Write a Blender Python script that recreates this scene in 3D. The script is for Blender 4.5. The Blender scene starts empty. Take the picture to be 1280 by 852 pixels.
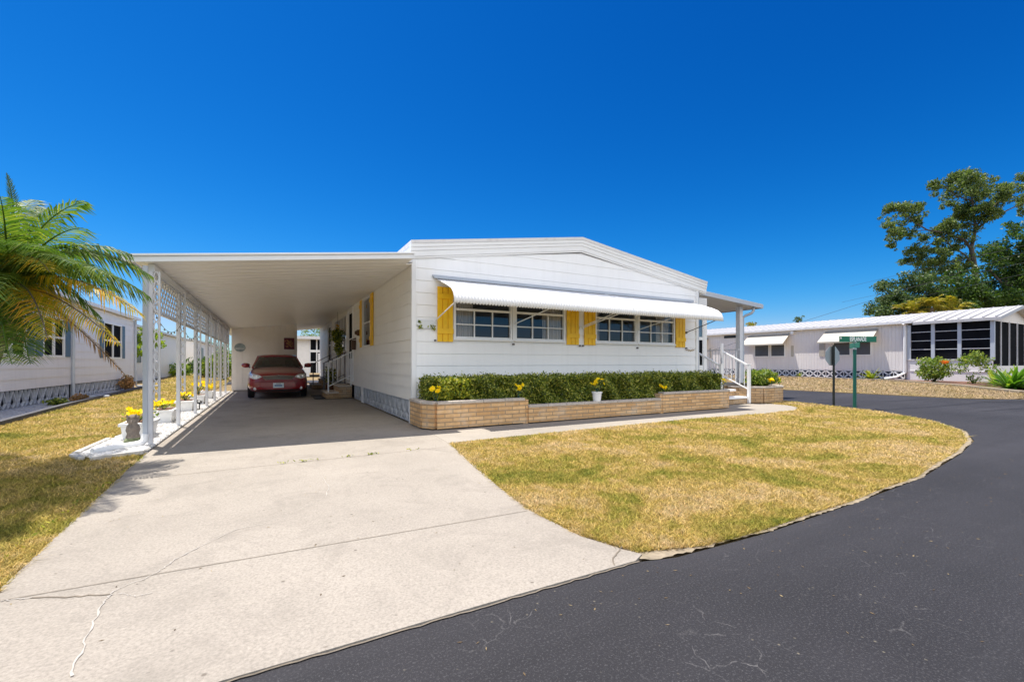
import bpy, math, random
import numpy as np
from mathutils import Vector
R = random.Random(7)
NR = np.random.default_rng(11)
C = bpy.context.scene.collection
sc = bpy.context.scene
PI = math.pi

# ---------------------------------------------------------------- camera geometry (used for survey of the site)
FPX, HC = 555.0, 1.2
SN, CS = 0.47796, 0.87838
def ray(px):
    u = (px - 640) / FPX
    return SN + u * CS, CS - u * SN
def gnd(px, py, z=0.0):                       # surveyed ground point
    t = (HC - z) * FPX / (py - 453); a, b = ray(px)
    return (a * t, b * t, z)
def dep(px, py, t):                           # point at a known distance
    a, b = ray(px)
    return Vector((a * t, b * t, HC + (453 - py) / FPX * t))

# ---------------------------------------------------------------- materials
MATS = {}
class NT:
    def __init__(s, name):
        s.m = bpy.data.materials.new(name); s.m.use_nodes = True
        s.t = s.m.node_tree; s.t.nodes.clear()
        s.out = s.n('ShaderNodeOutputMaterial')
    def n(s, k, **kw):
        x = s.t.nodes.new(k)
        for a, v in kw.items(): setattr(x, a, v)
        return x
    def l(s, a, b): s.t.links.new(a, b)
    def coord(s, kind='Object'):
        return s.n('ShaderNodeTexCoord').outputs[kind]
    def noise(s, scale, detail=4, rough=.55, vec=None, dist=0):
        x = s.n('ShaderNodeTexNoise'); x.inputs['Scale'].default_value = scale
        x.inputs['Detail'].default_value = detail; x.inputs['Roughness'].default_value = rough
        x.inputs['Distortion'].default_value = dist
        s.l(vec if vec is not None else s.coord(), x.inputs['Vector'])
        return x.outputs['Fac']
    def ramp(s, fac, stops, interp='LINEAR'):
        r = s.n('ShaderNodeValToRGB'); e = r.color_ramp.elements; r.color_ramp.interpolation = interp
        while len(e) < len(stops): e.new(.5)
        for i, (p, c) in enumerate(stops):
            e[i].position = p; e[i].color = (c[0], c[1], c[2], 1) if not isinstance(c, (int, float)) else (c, c, c, 1)
        s.l(fac, r.inputs['Fac']); return r.outputs['Color']
    def mix(s, fac, a, b, mode='MIX'):
        x = s.n('ShaderNodeMix', data_type='RGBA', blend_type=mode)
        for sock, v in ((x.inputs[0], fac), (x.inputs[6], a), (x.inputs[7], b)):
            if hasattr(v, 'links'): s.l(v, sock)
            elif isinstance(v, (int, float)): sock.default_value = v
            else: sock.default_value = (v[0], v[1], v[2], 1)
        return x.outputs[2]
    def bsdf(s, col, rough=.6, metal=0, spec=.5, coat=0, bump=None, bstr=.3, bdist=.01):
        b = s.n('ShaderNodeBsdfPrincipled')
        if hasattr(col, 'links'): s.l(col, b.inputs['Base Color'])
        else: b.inputs['Base Color'].default_value = (*col, 1)
        if hasattr(rough, 'links'): s.l(rough, b.inputs['Roughness'])
        else: b.inputs['Roughness'].default_value = rough
        b.inputs['Metallic'].default_value = metal
        b.inputs['Specular IOR Level'].default_value = spec
        b.inputs['Coat Weight'].default_value = coat
        b.inputs['Coat Roughness'].default_value = .05
        if bump is not None:
            k = s.n('ShaderNodeBump'); k.inputs['Strength'].default_value = bstr; k.inputs['Distance'].default_value = bdist
            s.l(bump, k.inputs['Height']); s.l(k.outputs['Normal'], b.inputs['Normal'])
        return b.outputs['BSDF']
    def done(s, sh, key):
        s.l(sh, s.out.inputs['Surface']); MATS[key] = s.m; return s.m

def painted(key, col, rough=.45, var=.06, scale=3., dirt=.0, metal=0, spec=.5, coat=0, grain=60):
    t = NT(key)
    n1 = t.noise(scale, 5, .6)
    lo = tuple(c * (1 - var) for c in col); hi = tuple(min(1, c * (1 + var * .6)) for c in col)
    c = t.ramp(n1, [(.3, lo), (.7, hi)])
    if dirt:
        d = t.noise(1.1, 8, .7)
        f = t.ramp(d, [(.52, 0.), (.75, dirt)])
        c = t.mix(f, c, (.22, .19, .15))
    return t.done(t.bsdf(c, rough, metal, spec, coat, bump=t.noise(grain, 3), bstr=.06, bdist=.004), key)

def streaked(key, col, streak=.25, rough=.45):    # painted sheet with vertical rain streaks
    t = NT(key)
    mp = t.n('ShaderNodeMapping'); mp.inputs['Scale'].default_value = (7, 7, .35); t.l(t.coord(), mp.inputs['Vector'])
    s1 = t.noise(1.0, 6, .65, mp.outputs['Vector'])
    f = t.ramp(s1, [(.5, 0.), (.78, streak)])
    n1 = t.noise(1.3, 5, .6)
    c = t.ramp(n1, [(.3, tuple(x * .95 for x in col)), (.7, col)])
    c = t.mix(f, c, (.34, .31, .27))
    return t.done(t.bsdf(c, rough, bump=t.noise(40, 3), bstr=.05, bdist=.004), key)

def brick(key, c1, c2, mortar, bw=.30, rh=.075):
    t = NT(key)
    uv = t.coord('UV')
    b = t.n('ShaderNodeTexBrick'); t.l(uv, b.inputs['Vector'])
    b.inputs['Scale'].default_value = 1; b.inputs['Brick Width'].default_value = bw; b.inputs['Row Height'].default_value = rh
    b.inputs['Mortar Size'].default_value = .009; b.inputs['Mortar Smooth'].default_value = .2; b.inputs['Bias'].default_value = 0
    b.inputs['Color1'].default_value = (*c1, 1); b.inputs['Color2'].default_value = (*c2, 1); b.inputs['Mortar'].default_value = (*mortar, 1)
    n = t.noise(9, 6, .7)
    c = t.mix(t.ramp(n, [(.35, 0.), (.75, .5)]), b.outputs['Color'], tuple(x * .62 for x in c2))
    n2 = t.noise(2.2, 5, .7)
    c = t.mix(t.ramp(n2, [(.5, 0.), (.7, .45)]), c, (.62, .55, .45))
    h = t.n('ShaderNodeMath', operation='MULTIPLY_ADD'); t.l(b.outputs['Fac'], h.inputs[0]); h.inputs[1].default_value = -1
    t.l(t.noise(45, 4), h.inputs[2])
    return t.done(t.bsdf(c, .85, bump=h.outputs[0], bstr=.7, bdist=.012), key)

def leafmat(key, stops, trans=.35, rough=.45, patch=None):
    t = NT(key)
    a = t.n('ShaderNodeAttribute', attribute_name='rnd')
    c = t.ramp(a.outputs['Fac'], stops)
    if patch:
        c = t.mix(t.ramp(t.noise(patch[0], 3), [(.42, 0.), (.62, patch[2])]), c, patch[1])
    b = t.bsdf(c, rough, spec=.35)
    tr = t.n('ShaderNodeBsdfTranslucent'); t.l(t.mix(1, c, (1.5, 1.6, .7), 'MULTIPLY'), tr.inputs['Color'])
    m = t.n('ShaderNodeMixShader'); m.inputs[0].default_value = trans
    t.l(b, m.inputs[1]); t.l(tr.outputs[0], m.inputs[2])
    return t.done(m.outputs[0], key)

W8 = (.83, .83, .83)
painted('white_metal', (.84, .84, .84), .38, .03)
painted('white_paint', (.82, .82, .82), .5, .04, dirt=.06)
streaked('white_siding', (.91, .91, .915), .08)
streaked('side_siding', (.90, .88, .84), .12)
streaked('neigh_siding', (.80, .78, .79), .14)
streaked('right_siding', (.80, .755, .73), .14)
streaked('awning_white', (.88, .88, .88), .05, .35)
painted('ceiling_pan', (.90, .875, .84), .4, .03)
painted('beige_wall', (.86, .81, .76), .55, .04, dirt=.05)
painted('grey_blue_metal', (.50, .54, .60), .4, .05)
painted('post_grey', (.72, .72, .74), .45, .06, 8, .12)
painted('yellow_paint', (.92, .54, .008), .5, .12, 6, .05)
painted('blue_shutter', (.05, .12, .19), .5, .1)
painted('rail_dark', (.12, .11, .11), .4, .1)
painted('brown', (.10, .05, .025), .6, .2)
painted('black', (.012, .012, .013), .5, .2)
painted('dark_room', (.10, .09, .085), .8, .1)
painted('screen_dark', (.010, .011, .014), .9, .4, 1.2, spec=.05)
painted('sun_screen', (.075, .078, .09), .35, .2, 2)
painted('tan_awning', (.46, .425, .365), .5, .05, dirt=.08)
streaked('roof_white', (.74, .73, .73), .35); streaked('roof_grey', (.50, .49, .50), .45); painted('rib', (.42, .42, .44), .5)
painted('white_pot', (.86, .86, .86), .5, .05, 8, .08)
painted('stucco', (.80, .78, .76), .8, .06, 4, .1, grain=120)
painted('concrete_block', (.56, .58, .62), .8, .18, 8, .2)
painted('block_white', (.80, .79, .78), .75, .1, 6, .15)
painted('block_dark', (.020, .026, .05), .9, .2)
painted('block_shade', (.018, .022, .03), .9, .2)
painted('coping', (.52, .46, .40), .85, .18, 12, .2, grain=90)
painted('stop_back', (.42, .45, .46), .35, .1, 3, .1, metal=.6)
painted('sign_green', (.004, .16, .09), .4, .08)
painted('sign_pole', (.004, .11, .085), .4, .15, 9)
painted('sign_white', (.85, .87, .87), .4, .02)
painted('black_pole', (.012, .018, .016), .5, .3, 8)
painted('mulch', (.16, .075, .045), .95, .5, 18, grain=40)
painted('bark', (.12, .095, .07), .9, .4, 8, grain=18)
painted('palm_bark', (.20, .15, .10), .9, .4, 14, grain=30)
painted('twig', (.055, .05, .03), .9, .4, 12)
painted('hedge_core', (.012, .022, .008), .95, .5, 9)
painted('curtain', (.86, .80, .71), .9, .08, 5)
painted('tyre', (.012, .012, .012), .8, .2)
painted('chrome', (.72, .72, .73), .16, .04, metal=1)
painted('grille_dark', (.05, .05, .055), .35, .2, metal=.5)
painted('car_red', (.25, .004, .009), .28, .05, 3, coat=1)
painted('car_dark', (.02, .02, .02), .5, .1)
painted('lamp_glass', (.72, .73, .72), .1, .1, 14, coat=1)
painted('lamp_amber', (.75, .34, .08), .2, .1, coat=1)
painted('rim', (.45, .45, .46), .3, .1, metal=.9)
painted('plate_white', (.72, .78, .82), .4, .06)
painted('plate_blue', (.10, .22, .42), .5, .06)
painted('gold', (.45, .29, .06), .3, .05, metal=.7)
painted('oval_plaque', (.30, .36, .38), .5, .4, 9)
painted('red_art', (.13, .010, .028), .5, .3, 9)
painted('art_pink', (.34, .10, .14), .5, .3, 9)
painted('plaque_face', (.70, .72, .73), .5, .04)
painted('leaf_green_paint', (.01, .07, .055), .5, .2)
painted('stone_fig', (.24, .20, .17), .9, .35, 20, grain=50)
painted('moss_fig', (.22, .25, .13), .9, .35, 20, grain=50)
painted('terracotta', (.28, .12, .06), .8, .2)
painted('mat_dark', (.05, .055, .07), .95, .3, 30)
painted('cable', (.03, .03, .032), .6, .1)
painted('bulb', (.35, .33, .28), .2, .1)
painted('edge_stone', (.60, .58, .55), .85, .35, 9, .4, grain=50)
painted('timber_edge', (.10, .10, .11), .9, .3, 9)
painted('sand_edge', (.30, .245, .17), .95, .45, 14, .35, grain=40)
brick('brick_tan', (.86, .56, .28), (.62, .36, .155), (.36, .26, .17))
brick('brick_step', (.66, .45, .25), (.48, .30, .15), (.26, .18, .11), .26, .075)

def glass(key, tint=(.75, .8, .82), refl=.16):
    t = NT(key)
    fr = t.n('ShaderNodeFresnel'); fr.inputs[0].default_value = 1.5
    a = t.n('ShaderNodeMath', operation='ADD', use_clamp=True); t.l(fr.outputs[0], a.inputs[0]); a.inputs[1].default_value = refl
    g = t.n('ShaderNodeBsdfGlossy'); g.inputs['Roughness'].default_value = .01; g.inputs['Color'].default_value = (.95, .97, 1, 1)
    tr = t.n('ShaderNodeBsdfTransparent'); tr.inputs['Color'].default_value = (*tint, 1)
    m = t.n('ShaderNodeMixShader'); t.l(a.outputs[0], m.inputs[0]); t.l(tr.outputs[0], m.inputs[1]); t.l(g.outputs[0], m.inputs[2])
    return t.done(m.outputs[0], key)
glass('glass', (.74, .75, .77), .015); glass('car_glass', (.30, .38, .34), -.015); glass('teal_glass', (.05, .30, .28), .2); glass('dark_glass', (.25, .26, .27), .1)

# --- ground materials
def lawn_mat(key, dry=0.0, blades=False):
    t = NT(key)
    co = t.coord()
    if blades:                                 # blades take the patch they stand in
        sep = t.n('ShaderNodeSeparateXYZ'); t.l(co, sep.inputs[0]); cmb = t.n('ShaderNodeCombineXYZ')
        t.l(sep.outputs[0], cmb.inputs[0]); t.l(sep.outputs[1], cmb.inputs[1]); co = cmb.outputs[0]
    n1 = t.noise(.9, 6, .68, co, .6)
    n2 = t.noise(4.2, 5, .7, co, .4)
    n3 = t.noise(28, 3, .6, co)
    green, olive, straw, tan = (.15, .165, .026), (.245, .215, .042), (.365, .275, .085), (.42, .325, .18)
    if dry: green, olive, straw, tan = (.17, .14, .055), (.25, .19, .085), (.29, .215, .12), (.30, .225, .15)
    m = t.n('ShaderNodeMath', operation='MULTIPLY_ADD'); t.l(n2, m.inputs[0]); m.inputs[1].default_value = .45; t.l(n1, m.inputs[2])
    m2 = t.n('ShaderNodeMath', operation='MULTIPLY_ADD'); t.l(n3, m2.inputs[0]); m2.inputs[1].default_value = .30; t.l(m.outputs[0], m2.inputs[2])
    s = t.n('ShaderNodeMath', operation='MULTIPLY'); t.l(m2.outputs[0], s.inputs[0]); s.inputs[1].default_value = .575
    c = t.ramp(s.outputs[0], [(.375, green), (.445, olive), (.505, straw), (.60, tan)])
    if blades:
        a = t.n('ShaderNodeAttribute', attribute_name='rnd')
        c = t.mix(1, c, t.ramp(a.outputs['Fac'], [(0., (.55, .62, .5)), (.45, (1.4, 1.4, 1.4)), (1., (2.3, 2.2, 2.2))]), 'MULTIPLY')
        b = t.bsdf(c, .7, spec=.2)
        tr = t.n('ShaderNodeBsdfTranslucent'); t.l(c, tr.inputs['Color'])
        mx = t.n('ShaderNodeMixShader'); mx.inputs[0].default_value = .3; t.l(b, mx.inputs[1]); t.l(tr.outputs[0], mx.inputs[2])
        return t.done(mx.outputs[0], key)
    c = t.mix(t.ramp(t.noise(60, 3, .7, co), [(.4, .0), (.7, .45)]), c, (.20, .15, .07))
    return t.done(t.bsdf(c, .95, spec=.1, bump=t.noise(35, 6, .75, co), bstr=1., bdist=.04), key)
lawn_mat('lawn'); lawn_mat('blades', blades=True); lawn_mat('dry_lawn', 1.); lawn_mat('dry_blades', 1., True)

def concrete_mat(key, base, stain=.5):
    t = NT(key); co = t.coord()
    n1 = t.noise(.55, 6, .6, co); n2 = t.noise(70, 4, .75, co); n3 = t.noise(1.9, 9, .75, co, .8)
    c = t.ramp(n1, [(.3, tuple(x * .78 for x in base)), (.7, base)])
    c = t.mix(t.ramp(n2, [(.38, .55), (.52, 0.)]), c, tuple(x * .55 for x in base))
    c = t.mix(t.ramp(n2, [(.56, 0.), (.72, .5)]), c, tuple(min(1, x * 1.3) for x in base))
    c = t.mix(t.ramp(n3, [(.50, 0.), (.70, stain)]), c, tuple(x * .55 for x in base))
    n5 = t.noise(26, 5, .8, co); c = t.mix(t.ramp(n5, [(.60, 0.), (.70, .45)]), c, tuple(x * .42 for x in base))
    v = t.n('ShaderNodeTexVoronoi'); v.inputs['Scale'].default_value = 5.5; t.l(co, v.inputs['Vector'])
    c = t.mix(t.ramp(v.outputs['Distance'], [(.035, .75), (.07, 0.)]), c, (.12, .10, .08))
    return t.done(t.bsdf(c, .9, spec=.2, bump=t.noise(110, 5, .7, co), bstr=.45, bdist=.006), key)
concrete_mat('concrete', (.385, .343, .292), .6); concrete_mat('walk_concrete', (.40, .358, .305), .3)
painted('joint', (.20, .165, .125), .95, .3, 9); painted('patch_white', (.44, .405, .36), .9, .12, 12, grain=80)

def asphalt_mat(key, base):
    t = NT(key); co = t.coord()
    n1 = t.noise(.35, 5, .6, co, .4); n2 = t.noise(90, 3, .8, co); n3 = t.noise(1.3, 4, .6, co)
    c = t.ramp(n1, [(.3, tuple(x * .72 for x in base)), (.7, tuple(x * 1.35 for x in base))])
    mp = t.n('ShaderNodeMapping'); mp.inputs['Scale'].default_value = (.16, 1.5, 1); t.l(co, mp.inputs['Vector'])
    c = t.mix(1, c, t.ramp(t.noise(1.0, 5, .65, mp.outputs['Vector'], .3), [(.32, .78), (.5, 1.), (.68, 1.28)]), 'MULTIPLY')
    c = t.mix(t.ramp(n2, [(.53, 0.), (.72, .6)]), c, (.13, .128, .13))
    v = t.n('ShaderNodeTexVoronoi', feature='DISTANCE_TO_EDGE'); v.inputs['Scale'].default_value = 4.6
    wv = t.n('ShaderNodeMix', data_type='VECTOR'); wv.inputs[0].default_value = .12
    nn = t.n('ShaderNodeTexNoise'); nn.inputs['Scale'].default_value = 6; nn.inputs['Detail'].default_value = 5; t.l(co, nn.inputs['Vector'])
    t.l(co, wv.inputs[4]); t.l(nn.outputs['Color'], wv.inputs[5]); t.l(wv.outputs[1], v.inputs['Vector'])
    cr = t.ramp(v.outputs['Distance'], [(.0, .6), (.014, 0.)])
    msk = t.mix(1, cr, t.ramp(n3, [(.50, 0.), (.66, 1.)]), 'MULTIPLY')
    msk = t.mix(1, msk, t.ramp(t.noise(14, 4, .7, co), [(.42, 0.), (.6, 1.)]), 'MULTIPLY')
    c = t.mix(msk, c, (.24, .23, .22))
    v2 = t.n('ShaderNodeTexVoronoi'); v2.inputs['Scale'].default_value = 16; t.l(co, v2.inputs['Vector'])
    c = t.mix(t.mix(1, t.ramp(v2.outputs['Distance'], [(.06, .8), (.11, 0.)]), t.ramp(t.noise(2.5, 3, .6, co), [(.5, 0.), (.6, 1.)]), 'MULTIPLY'), c, (.17, .15, .11))
    return t.done(t.bsdf(c, .75, spec=.3, bump=t.noise(160, 3, .8, co), bstr=.6, bdist=.006), key)
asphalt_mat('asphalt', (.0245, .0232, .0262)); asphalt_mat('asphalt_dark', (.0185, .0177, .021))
def pebble_mat(key):
    t = NT(key); co = t.coord()
    v = t.n('ShaderNodeTexVoronoi'); v.inputs['Scale'].default_value = 22; t.l(co, v.inputs['Vector'])
    c = t.ramp(v.outputs['Color'], [(.1, (.62, .60, .58)), (.9, (.85, .84, .83))])
    c = t.mix(t.ramp(v.outputs['Distance'], [(.35, 0.), (.6, .6)]), c, (.35, .33, .30))
    iv = t.n('ShaderNodeMath', operation='MULTIPLY'); t.l(v.outputs['Distance'], iv.inputs[0]); iv.inputs[1].default_value = -1
    return t.done(t.bsdf(c, .8, bump=iv.outputs[0], bstr=1, bdist=.04), key)
pebble_mat('pebble')

leafmat('hedge_leaf', [(0., (.035, .065, .008)), (.45, (.12, .17, .022)), (.72, (.28, .32, .045)), (1., (.62, .58, .13))], .3, .3)
leafmat('variegated_leaf', [(0., (.05, .11, .012)), (.4, (.22, .26, .02)), (1., (.52, .48, .05))], .3)
leafmat('bush_leaf', [(0., (.05, .10, .014)), (.6, (.16, .24, .03)), (1., (.38, .40, .07))], .35)
leafmat('tree_leaf', [(0., (.02, .045, .014)), (.55, (.06, .11, .032)), (1., (.17, .22, .07))], .3, .5)
leafmat('tree_top_leaf', [(0., (.035, .065, .018)), (.55, (.095, .15, .038)), (1., (.24, .29, .09))], .35, .5)
leafmat('dense_leaf', [(0., (.012, .035, .007)), (.55, (.045, .10, .014)), (1., (.12, .19, .03))], .3, .45)
leafmat('yellow_palm_leaf', [(0., (.10, .11, .012)), (.6, (.30, .27, .03)), (1., (.45, .30, .06))], .35)
leafmat('lime_leaf', [(0., (.12, .20, .012)), (1., (.32, .40, .03))], .4)
leafmat('palm_green', [(0., (.03, .075, .012)), (.5, (.085, .155, .025)), (1., (.24, .28, .05))], .42, .5)
leafmat('palm_yellow', [(0., (.20, .23, .02)), (.5, (.52, .40, .03)), (1., (.75, .36, .05))], .5, .5)
leafmat('palm_dead', [(0., (.16, .09, .05)), (.6, (.42, .25, .12)), (1., (.62, .33, .14))], .4, .7)
leafmat('petal', [(0., (.88, .62, .006)), (1., (.95, .82, .03))], .4, .6)
leafmat('petal_orange', [(0., (.80, .12, .01)), (1., (.85, .25, .03))], .3, .6)
leafmat('agave_leaf', [(0., (.03, .09, .01)), (.5, (.10, .24, .02)), (1., (.38, .42, .05))], .3, .35)
M = MATS

# ---------------------------------------------------------------- object helpers
WO = {}
def tag(o, label=None, cat=None, group=None, kind=None):
    if label: o['label'] = label
    if cat: o['category'] = cat
    if group: o['group'] = group
    if kind: o['kind'] = kind
    return o
def thing(name, label, cat, loc=(0, 0, 0), group=None):
    o = bpy.data.objects.new(name, None); C.objects.link(o); o.location = loc; o.empty_display_size = .2
    WO[o.name] = Vector(loc)
    return tag(o, label, cat, group)
def copy_tree(o, loc=None, label=None, parent=None):
    c = o.copy(); C.objects.link(c)
    if parent: c.parent = parent
    if loc is not None: c.location = loc; WO[c.name] = Vector(loc)
    if label: c['label'] = label
    for ch in list(o.children): copy_tree(ch, parent=c)
    return c

class MB:
    def __init__(s): s.v = []; s.f = []; s.mi = []; s.cur = 0
    def poly(s, pts):
        n = len(s.v); s.v += [tuple(p) for p in pts]; s.f.append(list(range(n, n + len(pts)))); s.mi.append(s.cur); return s
    def grid(s, rows, close=False):
        n = len(s.v); w = len(rows[0])
        for r in rows: s.v += [tuple(p) for p in r]
        for i in range(len(rows) - 1):
            for j in range(w if close else w - 1):
                k = (j + 1) % w
                s.f.append([n + i * w + j, n + i * w + k, n + (i + 1) * w + k, n + (i + 1) * w + j]); s.mi.append(s.cur)
        return s
    def hexa(s, p):                              # 8 points: bottom ring 0-3, top ring 4-7
        n = len(s.v); s.v += [tuple(q) for q in p]
        for f in ((3, 2, 1, 0), (4, 5, 6, 7), (0, 1, 5, 4), (1, 2, 6, 5), (2, 3, 7, 6), (3, 0, 4, 7)):
            s.f.append([n + i for i in f]); s.mi.append(s.cur)
        return s
    def box(s, x0, x1, y0, y1, z0, z1):
        if x0 > x1: x0, x1 = x1, x0
        if y0 > y1: y0, y1 = y1, y0
        if z0 > z1: z0, z1 = z1, z0
        return s.hexa([(x0, y0, z0), (x1, y0, z0), (x1, y1, z0), (x0, y1, z0), (x0, y0, z1), (x1, y0, z1), (x1, y1, z1), (x0, y1, z1)])
    def bar(s, a, b, w, h=None, up=(0, 0, 1)):     # rectangular bar from a to b
        a, b = Vector(a), Vector(b); h = h or w; d = (b - a).normalized(); u = Vector(up)
        if abs(d.dot(u)) > .98: u = Vector((0, 1, 0))
        x = d.cross(u).normalized(); y = x.cross(d).normalized(); x *= w / 2; y *= h / 2
        return s.hexa([a - x - y, a + x - y, a + x + y, a - x + y, b - x - y, b + x - y, b + x + y, b - x + y])
    def tube(s, pts, r, seg=8, cap=True):
        pts = [Vector(p) for p in pts]; rr = r if isinstance(r, (list, tuple)) else [r] * len(pts)
        rows = []; px = None
        for i, p in enumerate(pts):
            d = (pts[min(i + 1, len(pts) - 1)] - pts[max(i - 1, 0)]).normalized()
            if px is None:
                px = d.cross(Vector((0, 0, 1)) if abs(d.z) < .9 else Vector((0, 1, 0))).normalized()
            px = (px - d * px.dot(d)).normalized(); py = d.cross(px)
            rows.append([p + (px * math.cos(2 * PI * k / seg) + py * math.sin(2 * PI * k / seg)) * rr[i] for k in range(seg)])
        s.grid(rows, True)
        if cap: s.poly(rows[0][::-1]); s.poly(rows[-1])
        return s
    def lathe(s, prof, c, seg=20):                # prof: (r, z)
        rows = [[(c[0] + r * math.cos(2 * PI * k / seg), c[1] + r * math.sin(2 * PI * k / seg), c[2] + z) for k in range(seg)] for r, z in prof]
        s.grid(rows, True); s.poly(rows[-1]); s.poly(rows[0][::-1]); return s
    def prism(s, poly, z0, z1):
        n = len(poly); a = sum(poly[i][0] * poly[(i + 1) % n][1] - poly[(i + 1) % n][0] * poly[i][1] for i in range(n))
        if a < 0: poly = poly[::-1]
        s.poly([(p[0], p[1], z1) for p in poly]); s.poly([(p[0], p[1], z0) for p in poly][::-1])
        for i in range(n):
            a, b = poly[i], poly[(i + 1) % n]
            s.poly([(a[0], a[1], z0), (b[0], b[1], z0), (b[0], b[1], z1), (a[0], a[1], z1)])
        return s
    def build(s, name, mat, parent=None, smooth=False, bevel=0, origin=None, solid=0, sub=0):
        o0 = Vector(origin) if origin is not None else (WO[parent.name] if parent else Vector((0, 0, 0)))
        base = WO[parent.name] if parent else Vector((0, 0, 0))
        me = bpy.data.meshes.new(name)
        me.from_pydata([(p[0] - o0.x, p[1] - o0.y, p[2] - o0.z) for p in s.v], [], s.f)
        ms = mat if isinstance(mat, (list, tuple)) else [mat]
        for m in ms: me.materials.append(M[m] if isinstance(m, str) else m)
        me.polygons.foreach_set('material_index', s.mi)
        if smooth: me.polygons.foreach_set('use_smooth', [True] * len(s.f))
        uv = me.uv_layers.new(name='UVMap'); V = s.v
        me.update()
        for p in me.polygons:
            nx, ny, nz = p.normal
            if abs(nz) > .8: tu = (1, 0); up = False
            else:
                L = math.hypot(nx, ny) or 1; tu = (-ny / L, nx / L); up = True
            for li in p.loop_indices:
                q = V[me.loops[li].vertex_index]
                uv.data[li].uv = (q[0] * tu[0] + q[1] * tu[1], q[2]) if up else (q[0], q[1])
        o = bpy.data.objects.new(name, me); C.objects.link(o)
        if parent: o.parent = parent
        o.location = o0 - base; WO[o.name] = o0
        if solid:
            m = o.modifiers.new('solid', 'SOLIDIFY'); m.thickness = solid; m.offset = 0
        if bevel:
            m = o.modifiers.new('bevel', 'BEVEL'); m.width = bevel; m.segments = 2; m.limit_method = 'ANGLE'
        if sub:
            m = o.modifiers.new('sub', 'SUBSURF'); m.levels = sub; m.render_levels = sub
        return o

def quads(name, V, mat, parent=None, rnd=None, nv=4, origin=None):
    """big leaf / blade meshes: V is (N, nv, 3)"""
    o0 = np.array(origin if origin is not None else (WO[parent.name] if parent else (0, 0, 0)), float)
    N = len(V); me = bpy.data.meshes.new(name)
    me.vertices.add(N * nv); me.vertices.foreach_set('co', (V.reshape(-1, 3) - o0).astype(np.float32).ravel())
    me.loops.add(N * nv); me.loops.foreach_set('vertex_index', np.arange(N * nv, dtype=np.int32))
    me.polygons.add(N); me.polygons.foreach_set('loop_start', np.arange(0, N * nv, nv, dtype=np.int32))
    me.update(calc_edges=True)
    at = me.attributes.new('rnd', 'FLOAT', 'POINT')
    if rnd is None: rnd = NR.random(N)
    at.data.foreach_set('value', np.repeat(rnd, nv).astype(np.float32))
    me.materials.append(M[mat]); me.validate()
    o = bpy.data.objects.new(name, me); C.objects.link(o)
    if parent: o.parent = parent; o.location = Vector(o0) - WO[parent.name]
    else: o.location = o0
    WO[o.name] = Vector(o0)
    return o
def unit(a): return a / np.maximum(np.linalg.norm(a, axis=-1, keepdims=True), 1e-9)
def leaf_quads(P, L, W, up=.4, outd=None, droop=0.):
    N = len(P); n = unit(NR.normal(size=(N, 3)) + np.array([0, 0, up]) + (outd if outd is not None else 0))
    a = unit(np.cross(n, NR.normal(size=(N, 3)))); a[:, 2] -= droop; a = unit(a); s = unit(np.cross(n, a))
    l = (L * (.6 + .8 * NR.random(N)))[:, None]; w = (W * (.6 + .8 * NR.random(N)))[:, None]
    return np.stack([P - a * l / 2, P + s * w / 2 + a * l * .05, P + a * l / 2, P - s * w / 2 + a * l * .05], 1)
def blob_pts(c, r, n, shell=.55):
    d = unit(NR.normal(size=(n, 3))); q = (shell + (1 - shell) * NR.random(n) ** .6)[:, None]
    lump = (1 + .22 * np.sin(d[:, :1] * 5 + c[0] * 3) * np.cos(d[:, 1:2] * 6 + c[1]) + .15 * np.sin(d[:, 2:] * 7 + c[2] * 5))
    return np.array(c) + d * q * np.array(r) * lump, d
def inside(poly, x, y):
    r = np.zeros(len(x), bool); n = len(poly)
    for i in range(n):
        x0, y0 = poly[i]; x1, y1 = poly[(i + 1) % n]
        c = ((y0 > y) != (y1 > y)) & (x < (x1 - x0) * (y - y0) / ((y1 - y0) if y1 != y0 else 1e-9) + x0)
        r ^= c
    return r

# ================================================================ SETTING
b = MB(); b.poly([(-700, -300, -.03), (900, -300, -.03), (900, 900, -.03), (-700, 900, -.03)])
tag(b.build('ground', 'dry_lawn'), kind='structure')

# asphalt: the lane in front and the cross street to the right
road = [(-60, -14), (90, -14), (90, 4.2), (30, 4.45), (24, 4.6), (21.6, 4.75), (20.6, 5.3), (20.2, 5.9), (20.05, 8), (19.8, 11.5), (19.8, 90),
        (13.9, 90), (13.95, 8.3), (13.9, 7.4), (13.6, 6.4), (13.1, 5.2), (11.9, 3.8), (10.75, 3.05), (9.5, 2.6), (8.05, 2.32),
        (5.95, 2.02), (4.3, 1.93), (3.1, 1.89), (2.2, 1.92), (1.95, 1.985), (1.0, 1.986), (-1.25, 1.966), (-60, 1.966)]
b = MB(); b.poly([(x, y, 0) for x, y in road])
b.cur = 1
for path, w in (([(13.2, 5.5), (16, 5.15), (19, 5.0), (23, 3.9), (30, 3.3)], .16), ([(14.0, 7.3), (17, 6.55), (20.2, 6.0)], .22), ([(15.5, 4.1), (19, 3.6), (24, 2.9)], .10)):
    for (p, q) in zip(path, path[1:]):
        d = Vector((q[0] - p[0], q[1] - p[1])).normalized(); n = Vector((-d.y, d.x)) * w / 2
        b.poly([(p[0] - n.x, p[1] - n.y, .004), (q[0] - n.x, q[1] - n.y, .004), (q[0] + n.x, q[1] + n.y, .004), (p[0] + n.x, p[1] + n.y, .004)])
tag(b.build('road', ['asphalt', 'asphalt_dark']), kind='structure')

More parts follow.
